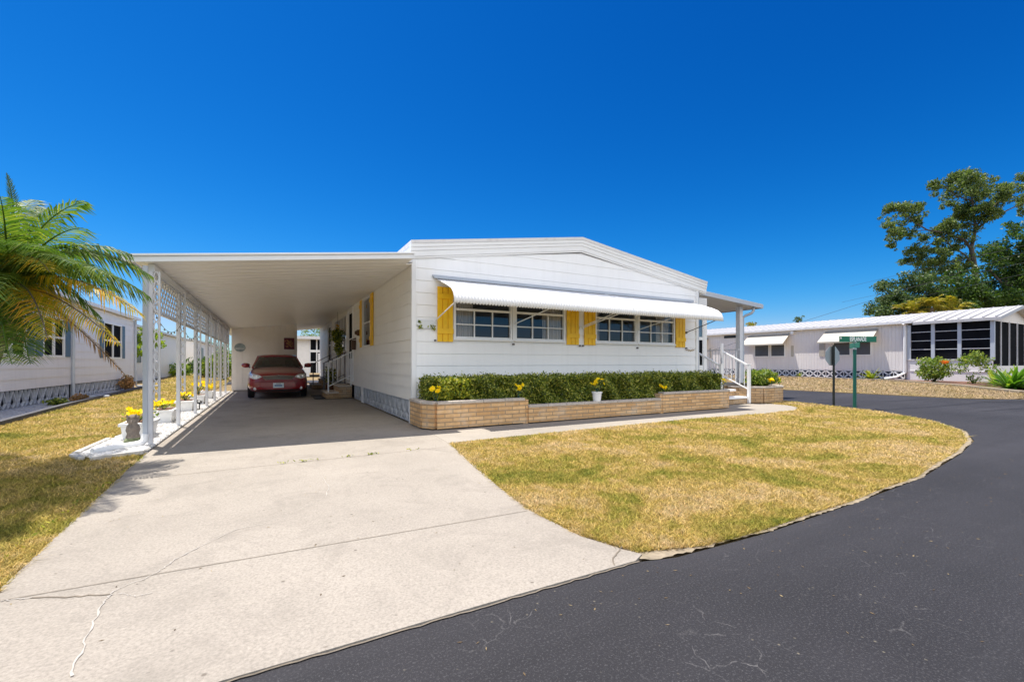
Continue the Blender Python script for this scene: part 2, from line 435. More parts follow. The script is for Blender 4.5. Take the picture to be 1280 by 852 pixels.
# concrete driveway with joints and mended cracks
drive = [(-1.25, 1.97), (1.0, 1.99), (1.93, 1.99), (2.03, 2.04), (1.97, 2.15), (1.87, 2.45), (1.84, 3.07), (1.92, 3.8), (2.04, 4.44), (2.32, 6.2),
         (2.36, 7.0), (2.40, 8.45), (2.43, 27), (-1.42, 27), (-1.42, 6.86), (-1.25, 3.34)]
b = MB(); b.prism(drive, -.12, .011)
b.cur = 1
def strip(b, path, w, z):
    for i, (p, q) in enumerate(zip(path, path[1:])):
        d = Vector((q[0] - p[0], q[1] - p[1])).normalized(); n = Vector((-d.y, d.x))
        w0 = w[i] if isinstance(w, list) else w; w1 = w[i + 1] if isinstance(w, list) else w
        b.poly([(p[0] - n.x * w0 / 2, p[1] - n.y * w0 / 2, z), (q[0] - n.x * w1 / 2, q[1] - n.y * w1 / 2, z), (q[0] + n.x * w1 / 2, q[1] + n.y * w1 / 2, z), (p[0] + n.x * w0 / 2, p[1] + n.y * w0 / 2, z)])
strip(b, [(-1.24, 3.17), (0, 3.13), (1.81, 3.07)], .006, .0145)
strip(b, [(-1.36, 5.80), (.5, 5.87), (2.22, 5.95)], .007, .0145)
strip(b, [(-1.40, 8.55), (2.38, 8.6)], .008, .0145); strip(b, [(-1.40, 12.2), (2.4, 12.2)], .014, .0145); strip(b, [(-1.40, 15.6), (1.5, 15.6)], .014, .0145)
def jag(path, n=9, a=.02):
    out = []
    for p, q in zip(path, path[1:]):
        for k in range(n):
            f = k / n; out.append((p[0] + (q[0] - p[0]) * f + R.uniform(-a, a), p[1] + (q[1] - p[1]) * f + R.uniform(-a, a)))
    return out + [path[-1]]
ck = [gnd(*p)[:2] for p in ((40, 749), (95, 748), (140, 745))]
strip(b, jag(ck, 6, .008), .010, .0140)
strip(b, jag([gnd(*p)[:2] for p in ((768, 708), (766, 699), (774, 690), (778, 684))], 3, .006), .008, .0145)
strip(b, jag([(-1.25, 1.962), (-.1, 1.972), (1.0, 1.98), (1.95, 1.98)], 22, .006), .009, .006)
b.cur = 2
def ragged(pts, wmax):
    path = jag([gnd(*p)[:2] for p in pts], 9, .007)
    strip(b, path, [wmax * (.15 + .85 * abs(math.sin(i * .83 + wmax * 99)) * R.uniform(.4, 1)) for i in range(len(path))], .0150)
ragged(((88, 850), (108, 800), (128, 757), (142, 742)), .012); ragged(((142, 742), (160, 733), (182, 726), (205, 712)), .007)
ragged(((205, 712), (222, 700), (250, 685)), .011); ragged(((250, 685), (296, 663), (332, 656)), .007); ragged(((332, 656), (372, 640), (405, 622)), .002); ragged(((404, 598), (411, 610), (407, 622)), .010)
ragged(((0, 754), (20, 752), (40, 750)), .010); ragged(((150, 744), (170, 748), (190, 744)), .005)
tag(b.build('driveway', ['concrete', 'joint', 'patch_white']), kind='structure')

walk = [(2.375, 8.4), (2.36, 6.98), (2.31, 6.22), (4.34, 6.3), (7.75, 6.42), (10.1, 6.28), (11.5, 6.35), (12.3, 6.75), (12.63, 7.2), (12.65, 7.6), (12.55, 7.9), (12.2, 8.2), (10.5, 8.5)]
b = MB(); b.prism(walk, -.1, .014)
b.cur = 1; strip(b, [(10.3, 6.27), (10.6, 7.5)], .006, .018); strip(b, [(6.3, 6.38), (6.3, 7.4)], .006, .018)
tag(b.build('walkway', ['walk_concrete', 'joint']), kind='structure')

lawn1 = [(2.33, 6.15), (2.05, 4.5), (1.86, 3.1), (1.90, 2.5), (2.05, 2.10), (2.5, 1.97), (3.15, 1.955), (3.7, 1.985), (4.3, 1.99), (5.1, 2.05), (5.95, 2.09), (6.9, 2.25), (8.0, 2.40), (9.4, 2.68),
         (10.6, 3.1), (11.78, 3.84), (12.95, 5.2), (13.42, 6.4), (13.78, 7.4), (13.85, 8.6), (13.8, 30), (10.6, 30), (10.6, 8.5), (12.2, 8.2), (12.6, 7.9),
         (12.7, 7.55), (12.68, 7.1), (12.3, 6.68), (11.5, 6.3), (10.1, 6.22), (7.75, 6.36), (4.34, 6.24)]
lawn2 = [(-1.27, 2.02), (-1.27, 3.3), (-1.44, 6.86), (-1.46, 7.25), (-2.2, 7.6), (-2.2, 30), (-4.0, 60), (-18, 60), (-7, 46), (-5.6, 27.5), (-5.2, 26.6), (-4.82, 16.7), (-4.45, 11.9), (-4.3, 8.9), (-14, 8.9), (-14, 2.02)]
lawn3 = [(21.4, 4.95), (20.5, 5.9), (20.3, 8), (20.1, 11.5), (20.0, 60), (36.6, 60), (37.0, 21.5), (34.6, 12.7), (30.2, 8.8), (25.4, 5.6), (25.0, 4.9)]
for nm, pl, mt in (('front_lawn', lawn1, 'lawn'), ('side_lawn', lawn2, 'lawn'), ('far_lawn', lawn3, 'dry_lawn')):
    b = MB(); b.prism(pl, -.02, .006); tag(b.build(nm, mt), kind='structure')

vr = R
verge = []
edge_ = [(1.86, 2.45), (1.90, 2.16), (2.03, 1.985), (2.5, 1.945), (3.15, 1.925), (3.7, 1.945), (4.3, 1.945), (5.1, 2.01), (5.95, 2.04), (6.9, 2.20), (8.0, 2.34), (9.4, 2.61), (10.68, 3.04), (11.86, 3.80), (13.05, 5.18), (13.53, 6.38), (13.87, 7.4), (13.93, 8.4)]
for p, q in zip(edge_, edge_[1:]):
    m_ = max(2, int(math.hypot(q[0] - p[0], q[1] - p[1]) / .03))
    for k in range(m_): verge.append((p[0] + (q[0] - p[0]) * k / m_ + vr.gauss(0, .004), p[1] + (q[1] - p[1]) * k / m_ - .018 + vr.gauss(0, .006) + .010 * math.sin(len(verge) * .21) * math.sin(len(verge) * .047)))
b = MB(); b.poly([(x, y, .0030) for x, y in verge + [(13.97, 30), (10.6, 30), (10.6, 8.4), (2.3, 6.1)]])
tag(b.build('verge', 'sand_edge'), kind='structure')

def grown(poly, d):
    n = len(poly); a = sum(poly[i][0] * poly[(i + 1) % n][1] - poly[(i + 1) % n][0] * poly[i][1] for i in range(n)); sg_ = 1 if a > 0 else -1; out = []
    for i in range(n):
        p, q, w_ = poly[i - 1], poly[i], poly[(i + 1) % n]; t_ = Vector((w_[0] - p[0], w_[1] - p[1])).normalized()
        out.append((q[0] + t_.y * d * sg_, q[1] - t_.x * d * sg_))
    return out
def grass(name, poly, n, h, mat, tmax, z=.005, wscale=1.):
    xs = [p[0] for p in poly]; ys = [p[1] for p in poly]
    N = n * 4; a = SN; c = CS
    # more blades where the lawn is seen closer
    u = NR.uniform(-1.25, 1.25, N); t = 2.2 * (tmax / 2.2) ** NR.random(N)
    x = t * (SN + u * CS); y = t * (CS - u * SN)
    k = inside(poly, x, y); x = x[k][:n]; y = y[k][:n]; t = t[k][:n]; m = len(x)
    hh = h * (.5 + .9 * NR.random(m)) * (.8 + .05 * t); w = (.0013 + .0008 * t) * wscale * (.7 + .6 * NR.random(m))
    th = NR.random(m) * 2 * PI; ln = NR.normal(size=(m, 2)) * (hh * 1.1)[:, None]
    V = np.zeros((m, 3, 3)); cx, sx = np.cos(th) * w, np.sin(th) * w
    V[:, 0] = np.stack([x - cx, y - sx, np.full(m, z)], 1); V[:, 1] = np.stack([x + cx, y + sx, np.full(m, z)], 1)
    V[:, 2] = np.stack([x + ln[:, 0], y + ln[:, 1], z + hh], 1)
    o = quads(name, V, mat, nv=3)
    return o
tag(grass('grass', grown(lawn1, .03), 330000, .027, 'blades', 16), 'short patchy yellow green grass of the corner lawn', 'grass', kind='stuff')
tag(grass('grass', grown(lawn2, .03), 170000, .030, 'blades', 40), 'short patchy grass beside the driveway on the left', 'grass', kind='stuff')
tag(grass('grass', lawn3, 40000, .05, 'dry_blades', 45), 'dry brownish grass across the cross street', 'grass', kind='stuff')

# weeds in the driveway joint and fallen leaf litter
P = []
for f, k in ((.42, 10), (.47, 22), (.50, 8), (.62, 14), (.70, 26), (.86, 10)):
    for _ in range(k): P.append((-1.36 + 3.58 * f + R.gauss(0, .035), 5.80 + .15 * f + R.gauss(0, .010), .020 + R.random() * .02))
for _ in range(90): P.append((-1.40 + R.gauss(0, .02), R.uniform(3.4, 7.1), .02 + R.random() * .02))
tag(quads('weeds', leaf_quads(np.array(P), .035, .012, .8), 'variegated_leaf'), 'small weeds growing in the driveway joint and along its edge', 'weeds', kind='stuff')
n = 420; x = np.concatenate([NR.uniform(-1.3, 2.0, n // 3), NR.uniform(.5, 9, n - n // 3)]); y = np.concatenate([NR.uniform(2.1, 8, n // 3), 1.9 - 2.6 * NR.random(n - n // 3) ** 1.5])
k_ = inside(drive, x, y) | (y < 1.9); x, y = x[k_], y[k_]
P = np.stack([x, y, np.where(y > 1.95, .0115, .001) + .002], 1)
V = leaf_quads(P, .020, .007, 9.); V[:, :, 2] = np.maximum(V[:, :, 2], P[:, 2:3] - .002)
leafmat('litter', [(0., (.06, .04, .025)), (.6, (.20, .14, .07)), (1., (.36, .28, .15))], .1, .8)
tag(quads('leaf_litter', V, 'litter'), 'scattered dry leaf bits and grass clippings on the driveway and the road', 'leaf litter', kind='stuff')

# pebble bed along the carport posts
bed = [(-1.44, 7.55), (-1.95, 7.30), (-2.15, 7.64), (-2.12, 9.6), (-2.1, 21.6), (-1.44, 21.6)]
b = MB(); b.prism(bed, -.02, .03); tag(b.build('pebble_bed', 'pebble'), kind='structure')
n = 5200; x = NR.uniform(-2.13, -1.45, n); y = 7.3 + 14 * NR.random(n) ** 1.6
k = inside(bed, x, y); x, y = x[k], y[k]; m = len(x)
V = np.zeros((m * 5, 4, 3)); s = .012 + .014 * NR.random(m)
dirs = [np.array(d) for d in ([[-1, -1, 0], [1, -1, 0], [.6, -.6, 1], [-.6, -.6, 1]], [[1, -1, 0], [1, 1, 0], [.6, .6, 1], [.6, -.6, 1]], [[1, 1, 0], [-1, 1, 0], [-.6, .6, 1], [.6, .6, 1]], [[-1, 1, 0], [-1, -1, 0], [-.6, -.6, 1], [-.6, .6, 1]], [[-.6, -.6, 1], [.6, -.6, 1], [.6, .6, 1], [-.6, .6, 1]])]
P = np.stack([x, y, np.full(m, .028)], 1)
rot = NR.random(m) * PI; cr, sr = np.cos(rot), np.sin(rot)
for i, d in enumerate(dirs):
    for j in range(4):
        q = np.tile(d[j].astype(float), (m, 1)); qx = q[:, 0] * cr - q[:, 1] * sr; qy = q[:, 0] * sr + q[:, 1] * cr
        V[i * m:(i + 1) * m, j] = P + np.stack([qx, qy, q[:, 2] * .9], 1) * s[:, None]
leafmat('stone_white', [(0., (.55, .53, .50)), (1., (.86, .85, .84))], .0, .85)
tag(quads('pebbles', V, 'stone_white', rnd=np.tile(NR.random(m), 5)), 'loose white pebbles in the bed along the carport posts', 'pebbles', kind='stuff')
for i, (p, q, lb) in enumerate((((-1.47, 7.42), (-1.93, 7.20), 'white edging stone at the front end of the pebble bed'), ((-2.02, 7.26), (-2.2, 7.58), 'short white edging stone at the outer tip of the pebble bed'), ((-2.2, 7.66), (-2.17, 8.9), 'long pale edging stone along the grass side of the pebble bed'))):
    b = MB(); b.bar((p[0], p[1], .03), (q[0], q[1], .03), .065, .055)
    tag(b.build('edging_stone', 'edge_stone', bevel=.012, origin=(p[0], p[1], 0)), lb, 'edging stone', 'edging stones round the pebble bed')

# beds beside the neighbours
b = MB(); b.prism([(-5.75, 9), (-4.35, 9), (-4.5, 11.9), (-4.87, 16.7), (-5.25, 26.5), (-5.75, 27.2)], -.02, .025); tag(b.build('neighbour_bed', 'pebble'), kind='structure')
b = MB(); b.prism([(38.2, 40), (37.2, 40), (37.1, 21.5), (34.8, 12.7), (30.4, 8.8), (25.6, 5.6), (29, 3.8), (40, 3.8), (40, 9.5), (38.2, 9.5)], -.02, .03); tag(b.build('mulch_bed', 'mulch'), kind='structure')
b = MB(); strip(b, [(37.2, 40), (37.1, 21.5), (34.8, 12.7), (30.4, 8.8), (25.6, 5.6)], .3, .05)
tag(b.build('bed_kerb', 'sand_edge', solid=.1), kind='structure')
b = MB()
for p, q in zip([(-4.35, 9), (-4.5, 11.9), (-4.87, 16.7), (-5.25, 26.5)], [(-4.5, 11.9), (-4.87, 16.7), (-5.25, 26.5)]): b.bar((p[0], p[1], .04), (q[0], q[1], .04), .12, .12)
tag(b.build('timber_edging', 'timber_edge', origin=(-4.87, 16.7, 0)), 'dark timber edging along the bed of the left neighbour house', 'edging')

# ================================================================ siding
def clip_top(poly, zl):
    """poly of (a, z); keep z <= zl(a) (zl linear over the poly)"""
    out = []
    for i in range(len(poly)):
        p, q = poly[i], poly[(i + 1) % len(poly)]
        dp, dq = zl(p[0]) - p[1], zl(q[0]) - q[1]
        if dp >= 0: out.append(p)
        if (dp > 0) != (dq > 0) and abs(dp - dq) > 1e-9:
            f = dp / (dp - dq); out.append((p[0] + (q[0] - p[0]) * f, p[1] + (q[1] - p[1]) * f))
    return out
def siding(b, axis, fixed, out, a0, a1, z0, z1, pitch=.24, zl=None, holes=(), brk=(), thick=.016):
    A = sorted({a0, a1, *[h[0] for h in holes], *[h[1] for h in holes], *brk})
    A = [a for a in A if a0 <= a <= a1]
    courses = []; z = z0
    while z < z1 - 1e-6: courses.append((z, min(z + pitch, z1))); z += pitch
    P = lambda a, z, o: (a, fixed + out * o, z) if axis == 'x' else (fixed + out * o, a, z)
    fl = (out < 0) == (axis == 'x')
    def add(pts): b.poly(pts if fl else pts[::-1])
    for zc, ze in courses:
        zs = sorted({zc, ze, *[h[2] for h in holes if zc < h[2] < ze], *[h[3] for h in holes if zc < h[3] < ze]})
        off = lambda z: thick * (1 - (z - zc) / pitch)
        for x0, x1 in zip(A, A[1:]):
            for k, (s0, s1) in enumerate(zip(zs, zs[1:])):
                cx, cz = (x0 + x1) / 2, (s0 + s1) / 2
                if any(h[0] < cx < h[1] and h[2] < cz < h[3] for h in holes): continue
                pl = [(x0, s0), (x1, s0), (x1, s1), (x0, s1)]
                if zl: pl = clip_top(pl, zl)
                if len(pl) >= 3:
                    add([P(a, z, off(z)) for a, z in pl])
                    if k == 0 and (not zl or min(zl(x0), zl(x1)) > s0):
                        add([P(x0, s0, 0), P(x1, s0, 0), P(x1, s0, thick), P(x0, s0, thick)])
    return b

# ================================================================ THE HOUSE
YF, X0, X1, YB = 8.52, 2.44, 10.58, 27.0
XR = 6.5
house = thing('mobile_home', 'white double wide mobile home with yellow shutters and a long scalloped window awning', 'mobile home', (6.5, YF, 0))
gable = lambda x: 3.24 + (.56 * (1 - abs(x - XR) / 4.1))
WIN = [(3.32, 4.58), (4.74, 5.99), (6.97, 8.22), (8.38, 9.62)]
WZ0, WZ1 = 1.71, 2.62
b = MB(); siding(b, 'x', YF, -1, X0, X1, .42, 3.9, .24, gable, [(a, c, WZ0, WZ1) for a, c in WIN], [XR], thick=.012)
b.build('front_wall', 'white_siding', house)
SW = (12.62, 13.80, 1.70, 3.02); SD = (15.55, 16.55, .62, 3.0); BW = (17.0, 20.3, 1.65, 2.9); SD2 = (21.6, 22.6, .62, 2.95)
b = MB(); siding(b, 'y', X0, -1, YF, YB, .46, 3.26, .24, None, [SW, SD, BW, SD2]); b.build('carport_wall', 'side_siding', house)
b = MB(); b.box(X1 - .05, X1, YF + .03, YB, .4, 3.3); b.box(X0, X1, YB, YB + .05, .4, 3.9); b.build('rear_wall', 'white_siding', house)
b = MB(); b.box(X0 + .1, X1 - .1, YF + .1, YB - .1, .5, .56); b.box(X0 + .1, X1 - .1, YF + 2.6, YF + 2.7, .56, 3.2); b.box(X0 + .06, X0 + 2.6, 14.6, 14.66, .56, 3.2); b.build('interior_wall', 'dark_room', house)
b = MB()
b.box(X0 - .035, X0 + .06, YF - .032, YF + .05, .42, 3.2); b.box(X1 - .06, X1 + .03, YF - .03, YF + .05, .42, 3.24); b.build('corner_trim', 'white_metal', house, bevel=.006)
b = MB(); b.box(X1 + .03, X1 + .07, YF - .02, YF + .03, .5, 3.25); b.build('downspout', 'grey_blue_metal', house)
# roof with stepped fascia
RY0, RY1 = YF - .09, YB + .2
rx0, rx1 = 2.38, 10.92
def roofband(b, dz0, dz1, y0, y1, grow=0.):
    for xa, xb, za, zb in ((rx0 - grow, XR, 3.56, 4.17), (XR, rx1 + grow, 4.17, 3.50)):
        b.hexa([(xa, y0, za + dz0), (xb, y0, zb + dz0), (xb, y1, zb + dz0), (xa, y1, za + dz0), (xa, y0, za + dz1), (xb, y0, zb + dz1), (xb, y1, zb + dz1), (xa, y1, za + dz1)])
b = MB(); roofband(b, -.06, 0, RY0, RY1); b.cur = 0
ro = b.build('roof', 'roof_white', house)
b = MB(); roofband(b, -.13, -.062, RY0 + .012, YF + .05); roofband(b, -.20, -.132, RY0 + .026, YF + .05); roofband(b, -.31, -.202, RY0 + .040, YF + .05); roofband(b, -.345, -.312, RY0 + .055, YF + .05)
b.build('fascia', 'white_metal', ro)
b = MB()
b.box(rx0 + .01, rx0 + .1, YF + .06, RY1, 3.2, 3.5); b.box(rx1 - .1, rx1 - .01, YF + .06, RY1, 3.16, 3.44); b.build('eave_board', 'white_metal', ro)
# skirting
def blocks(b, axis, fixed, out, a0, a1, z0, z1, cell, style, depth=.05):
    n = max(1, round((a1 - a0) / cell)); w = (a1 - a0) / n
    P = lambda a, z, o: (a, fixed + out * o, z) if axis == 'x' else (fixed + out * o, a, z)
    def bar(p, q, t):
        b.bar(P(p[0], p[1], depth / 2), P(q[0], q[1], depth / 2), t, depth, up=((0, 1, 0) if axis == 'x' else (1, 0, 0)))
    for i in range(n + 1): bar((a0 + i * w, z0), (a0 + i * w, z1), .035 if style == 'star' else .018)
    zz = (z0, z1) if z1 - z0 < .36 or style == 'star' else (z0, z1)
    for z in zz: bar((a0, z), (a1, z), .04 if style == 'star' else .022)
    for i in range(n):
        l, r = a0 + i * w, a0 + (i + 1) * w; m = (l + r) / 2; h = (z0 + z1) / 2
        if style == 'star':
            bar((l, z0), (r, z1), .085); bar((l, z1), (r, z0), .085)
        else:
            bar((l, z0), (m, z1), .034); bar((m, z1), (r, z0), .034); bar((l, h), (m, z0), .022); bar((m, z0), (r, h), .022)
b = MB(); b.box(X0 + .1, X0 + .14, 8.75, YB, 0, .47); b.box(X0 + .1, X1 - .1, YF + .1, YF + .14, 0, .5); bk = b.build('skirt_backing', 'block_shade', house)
b = MB(); blocks(b, 'y', X0 + .05, -1, 8.75, 13.75, .03, .45, .42, 'vee'); blocks(b, 'y', X0 + .05, -1, 14.05, 15.4, .03, .45, .42, 'vee'); blocks(b, 'y', X0 + .05, -1, 17.3, YB, .03, .45, .42, 'vee')
b.build('skirt_blocks', 'concrete_block', house)
b = MB(); b.box(X0 - .02, X0 + .09, YF + .0, 8.75, 0, .46); b.box(X0 - .02, X0 + .09, 13.75, 14.05, 0, .46); b.box(X0 + .02, X1, YF, YF + .08, 0, .42); b.box(X1 - .1, X1, YF + .1, YB, 0, .42); b.build('skirt_pier', 'white_paint', house)
# windows on the front
for i, (a, c) in enumerate(WIN):
    b = MB(); y0, y1 = YF - .035, YF + .05
    b.box(a - .045, a, y0, y1, WZ0 - .04, WZ1 + .04); b.box(c, c + .045, y0, y1, WZ0 - .04, WZ1 + .04)
    b.box(a, c, y0, y1, WZ0 - .04, WZ0); b.box(a, c, y0, y1, WZ1, WZ1 + .04); b.box(a - .06, c + .06, y0 - .025, y0, WZ0 - .055, WZ0 - .02)
    fr = b.build('window', 'white_metal', house, bevel=.004)
    b = MB(); b.box(a, c, YF - .015, YF + .02, 2.27, 2.315)
    for k in (1, 2): b.box(a + (c - a) * k / 3 - .012, a + (c - a) * k / 3 + .012, YF - .012, YF + .018, WZ0, 2.27)
    b.box(a, c, YF - .010, YF + .016, 1.975, 2.0); b.box(a, c, YF - .014, YF + .019, WZ0, WZ0 + .025)
    b.build('muntin', 'white_metal', fr)
    b = MB(); b.poly([(a, YF + .024, WZ0), (c, YF + .024, WZ0), (c, YF + .024, WZ1), (a, YF + .024, WZ1)]); b.build('glass', 'glass', fr)
    b = MB()
    for (q0, q1) in {0: [(a, a + .42)], 1: [(c - .50, c)], 2: [(a, a + .16)], 3: [(c - .55, c - .08)]}[i]:
        nn = 40; rows = [[(q0 + (q1 - q0) * k / nn, YF + .09 + .025 * math.sin(k * 1.35 + i) + .01 * math.sin(k * .5), z) for k in range(nn + 1)] for z in (WZ0 - .1, WZ1 + .1)]
        b.grid(rows)
    b.build('curtain', 'curtain', fr, smooth=True)
b = MB(); b.box(4.63, 4.69, YF - .05, YF, 1.67, 2.66); b.box(8.27, 8.33, YF - .05, YF, 1.67, 2.66); b.build('mullion', 'white_metal', house, bevel=.004)
# shutters
def shutter(axis, fixed, out, a0, a1, z0, z1, n=3):
    b = MB(); w = (a1 - a0); bw = w / n
    def bx(p, q, o0, o1, s0, s1):
        if axis == 'x': b.box(p, q, fixed + out * o0, fixed + out * o1, s0, s1)
        else: b.box(fixed + out * o0, fixed + out * o1, p, q, s0, s1)
    for k in range(n): bx(a0 + k * bw + .007, a0 + (k + 1) * bw - .007, .018, .040, z0, z1)
    for z in (z0 + .16, z1 - .24): bx(a0, a1, .040, .060, z, z + .10)
    bx(a0 + .01, a1 - .01, .0165, .0185, z0 + .01, z1 - .01)
    return b.build('shutter', 'yellow_paint', house, bevel=.004)
for a, c in ((2.92, 3.26), (6.07, 6.43), (6.58, 6.93), (9.69, 10.07)): shutter('x', YF, -1, a, c, 1.62, 2.72)
shutter('y', X0, -1, 13.82, 14.2, 1.66, 3.08); shutter('y', X0, -1, 12.2, 12.58, 1.66, 3.08)
# hooks of the storm awning on the wall
b = MB()
for x, z in ((2.88, 1.64), (4.66, 1.60), (6.46, 1.60), (6.55, 1.60), (8.30, 1.58), (10.12, 1.60)):
    b.box(x - .018, x + .018, YF - .05, YF - .005, z - .018, z + .018)
b.build('awning_hook', 'rail_dark', house)
# awning
ax0, ax1 = 2.90, 10.34
prof = [(.03, 2.86), (.25, 2.79), (.50, 2.705), (.74, 2.615), (.88, 2.55), (.965, 2.47), (1.005, 2.38), (1.015, 2.28)]
nx = 115 * 6; rows = []
for i, (dy, z) in enumerate(prof):
    j0, j1 = prof[max(i - 1, 0)], prof[min(i + 1, len(prof) - 1)]
    ty, tz = j1[0] - j0[0], j1[1] - j0[1]; L = math.hypot(ty, tz); ny, nz = -tz / L, ty / L
    rows.append([])
    for k in range(nx + 1):
        a = .015 * math.sin(2 * PI * k / 6); zz = a * nz; sag = .0
        sc_ = .028 * (abs(math.sin(PI * k / 6)) - .5) if i == len(prof) - 1 else 0
        rows[-1].append((ax0 + (ax1 - ax0) * k / nx, YF - dy - a * ny, z + zz + sc_))
b = MB(); b.grid(rows); aw = b.build('awning', 'awning_white', house, smooth=True, solid=.003)
b = MB(); b.box(ax0 - .06, ax1 + .04, YF - .07, YF - .012, 2.872, 2.905); b.box(ax0 - .08, ax1 + .06, YF - .05, YF - .012, 2.907, 2.945); b.build('awning_rail', 'grey_blue_metal', aw, bevel=.006)
b = MB(); b.tube([(7.2, YF - .05, 2.875), (7.22, YF - .50, 2.728), (7.23, YF - .74, 2.637), (7.235, YF - .99, 2.44)], .010, 6); b.build('seam', 'white_metal', aw)
for x, dx, m_ in ((2.88, .10, 'white_metal'), (4.66, .42, 'white_metal'), (6.46, .36, 'white_metal'), (6.55, .42, 'white_metal'), (8.3, .42, 'white_metal'), (10.12, .12, 'rail_dark')):
    b = MB(); b.tube([(x, YF - .02, 2.03), (x + dx, YF - .99, 2.34)], .0115, 6); b.box(x - .02, x + .02, YF - .045, YF - .006, 2.0, 2.06); b.build('arm', m_, aw)
# window and doors on the carport side
def sidewin(name, h, mat='glass', nbar=0, bar_z=()):
    b = MB(); a, c, z0, z1 = h; x0, x1 = X0 - .035, X0 + .04
    b.box(x0, x1, a - .05, a, z0 - .05, z1 + .05); b.box(x0, x1, c, c + .05, z0 - .05, z1 + .05); b.box(x0, x1, a, c, z0 - .05, z0); b.box(x0, x1, a, c, z1, z1 + .05)
    for k in range(1, nbar + 1): b.box(X0 - .01, X0 + .02, a + (c - a) * k / (nbar + 1) - .015, a + (c - a) * k / (nbar + 1) + .015, z0, z1)
    for z in bar_z: b.box(X0 - .012, X0 + .018, a, c, z - .02, z + .02)
    f = b.build(name, 'white_metal', house, bevel=.003)
    b = MB(); b.poly([(X0 + .025, a, z0), (X0 + .025, c, z0), (X0 + .025, c, z1), (X0 + .025, a, z1)][::-1]); b.build('glass', mat, f); return f
sidewin('window', SW, 'dark_glass', 0, (2.35,)); wf = sidewin('window', BW, 'glass', 3)
b = MB(); nn = 60
b.grid([[(X0 + .15 + .02 * math.sin(k * 1.3), 17.0 + 3.3 * k / nn, z) for k in range(nn + 1)] for z in (2.35, 2.95)]); b.build('curtain', 'curtain', wf, smooth=True)
for h, gm in ((SD, 'dark_glass'), (SD2, 'dark_glass')):
    b = MB(); a, c, z0, z1 = h
    b.box(X0 - .05, X0 + .03, a - .06, a, z0, z1 + .06); b.box(X0 - .05, X0 + .03, c, c + .06, z0, z1 + .06); b.box(X0 - .05, X0 + .03, a, c, z1, z1 + .06)
    b.box(X0 - .02, X0 + .02, a, c, z0, z0 + .72); b.box(X0 - .02, X0 + .02, a, a + .12, z0 + .72, z1); b.box(X0 - .02, X0 + .02, c - .12, c, z0 + .72, z1); b.box(X0 - .02, X0 + .02, a + .12, c - .12, z1 - .12, z1)
    b.box(X0 - .02, X0 + .02, a + .12, c - .12, 1.98, 2.03); b.box(X0 - .06, X0 + .03, a - .05, c + .05, z0 - .06, z0)
    d = b.build('door', 'white_metal', house, bevel=.003)
    b = MB(); b.box(X0 - .005, X0 + .005, a + .12, c - .12, z0 + .72, z1 - .12); b.build('glass', 'screen_dark', d)
    b = MB(); b.box(X0 - .08, X0 - .02, a + .05, a + .08, 1.55, 1.7); b.build('handle', 'rail_dark', d)
# things fixed to or hung on the wall
b = MB(); b.tube([(X0 - .02, 14.3, 2.12), (X0 - .10, 14.3, 2.12)], [.10, .09], 14); b.tube([(X0 - .10, 14.3, 2.12), (X0 - .16, 14.3, 2.12)], [.07, .05], 14)
tag(b.build('wall_lamp', 'brown', origin=(X0, 14.3, 2.1), smooth=False), 'round brown lamp on the carport wall left of the tall window', 'wall lamp')
mbx = thing('mailbox', 'small brown wooden letter box on the wall right of the side door', 'letter box', (X0, 15.1, 1.7))
b = MB(); b.box(X0 - .14, X0 - .018, 14.98, 15.2, 1.62, 1.92); b.build('box', 'brown', mbx, bevel=.006)
b = MB(); b.hexa([(X0 - .17, 14.95, 1.92), (X0 - .017, 14.95, 1.96), (X0 - .017, 15.23, 1.96), (X0 - .17, 15.23, 1.92), (X0 - .17, 14.95, 1.94), (X0 - .017, 14.95, 2.0), (X0 - .017, 15.23, 2.0), (X0 - .17, 15.23, 1.94)]); b.build('lid', 'brown', mbx)

# house name plaque with painted leaves (writing not legible in the picture)
pq = thing('wall_plaque', 'small scalloped white name plaque with green leaves beside the front corner trim', 'plaque', (2.7, YF, 1.95))
b = MB(); o = []
for k in range(28):
    a = 2 * PI * k / 28; rr = 1 + .06 * math.cos(a * 6); o.append((2.70 + .19 * rr * math.copysign(abs(math.cos(a)) ** .6, math.cos(a)), 1.955 + .085 * rr * math.copysign(abs(math.sin(a)) ** .6, math.sin(a))))
b.grid([[(x, YF - .018, z) for x, z in o], [(x, YF - .034, z) for x, z in o]], True); b.poly([(x, YF - .034, z) for x, z in o]); b.build('board', 'plaque_face', pq)
P = []
for cx, cz, s, k in ((2.56, 2.0, .035, 12), (2.57, 1.90, .045, 22), (2.81, 1.90, .05, 26), (2.87, 1.86, .02, 8)):
    P += [(cx + R.gauss(0, s * .7), YF - .037 - R.random() * .012, cz + R.gauss(0, s * .45)) for _ in range(k)]
quads('painted_leaves', leaf_quads(np.array(P), .045, .022, 0, np.array([0, -2., 0])), 'hedge_leaf', pq)
b = MB(); q = []
for k in range(60):
    f = k / 59; q.append((10.10 + .36 * f, YF - .026, 1.545 + .022 * math.sin(f * 34) + .012 * math.sin(f * 9)))
b.tube(q, .006, 5); tag(b.build('house_lettering', 'gold', origin=(10.3, YF, 1.54)), 'small gold script lettering below the rightmost yellow shutter', 'lettering')

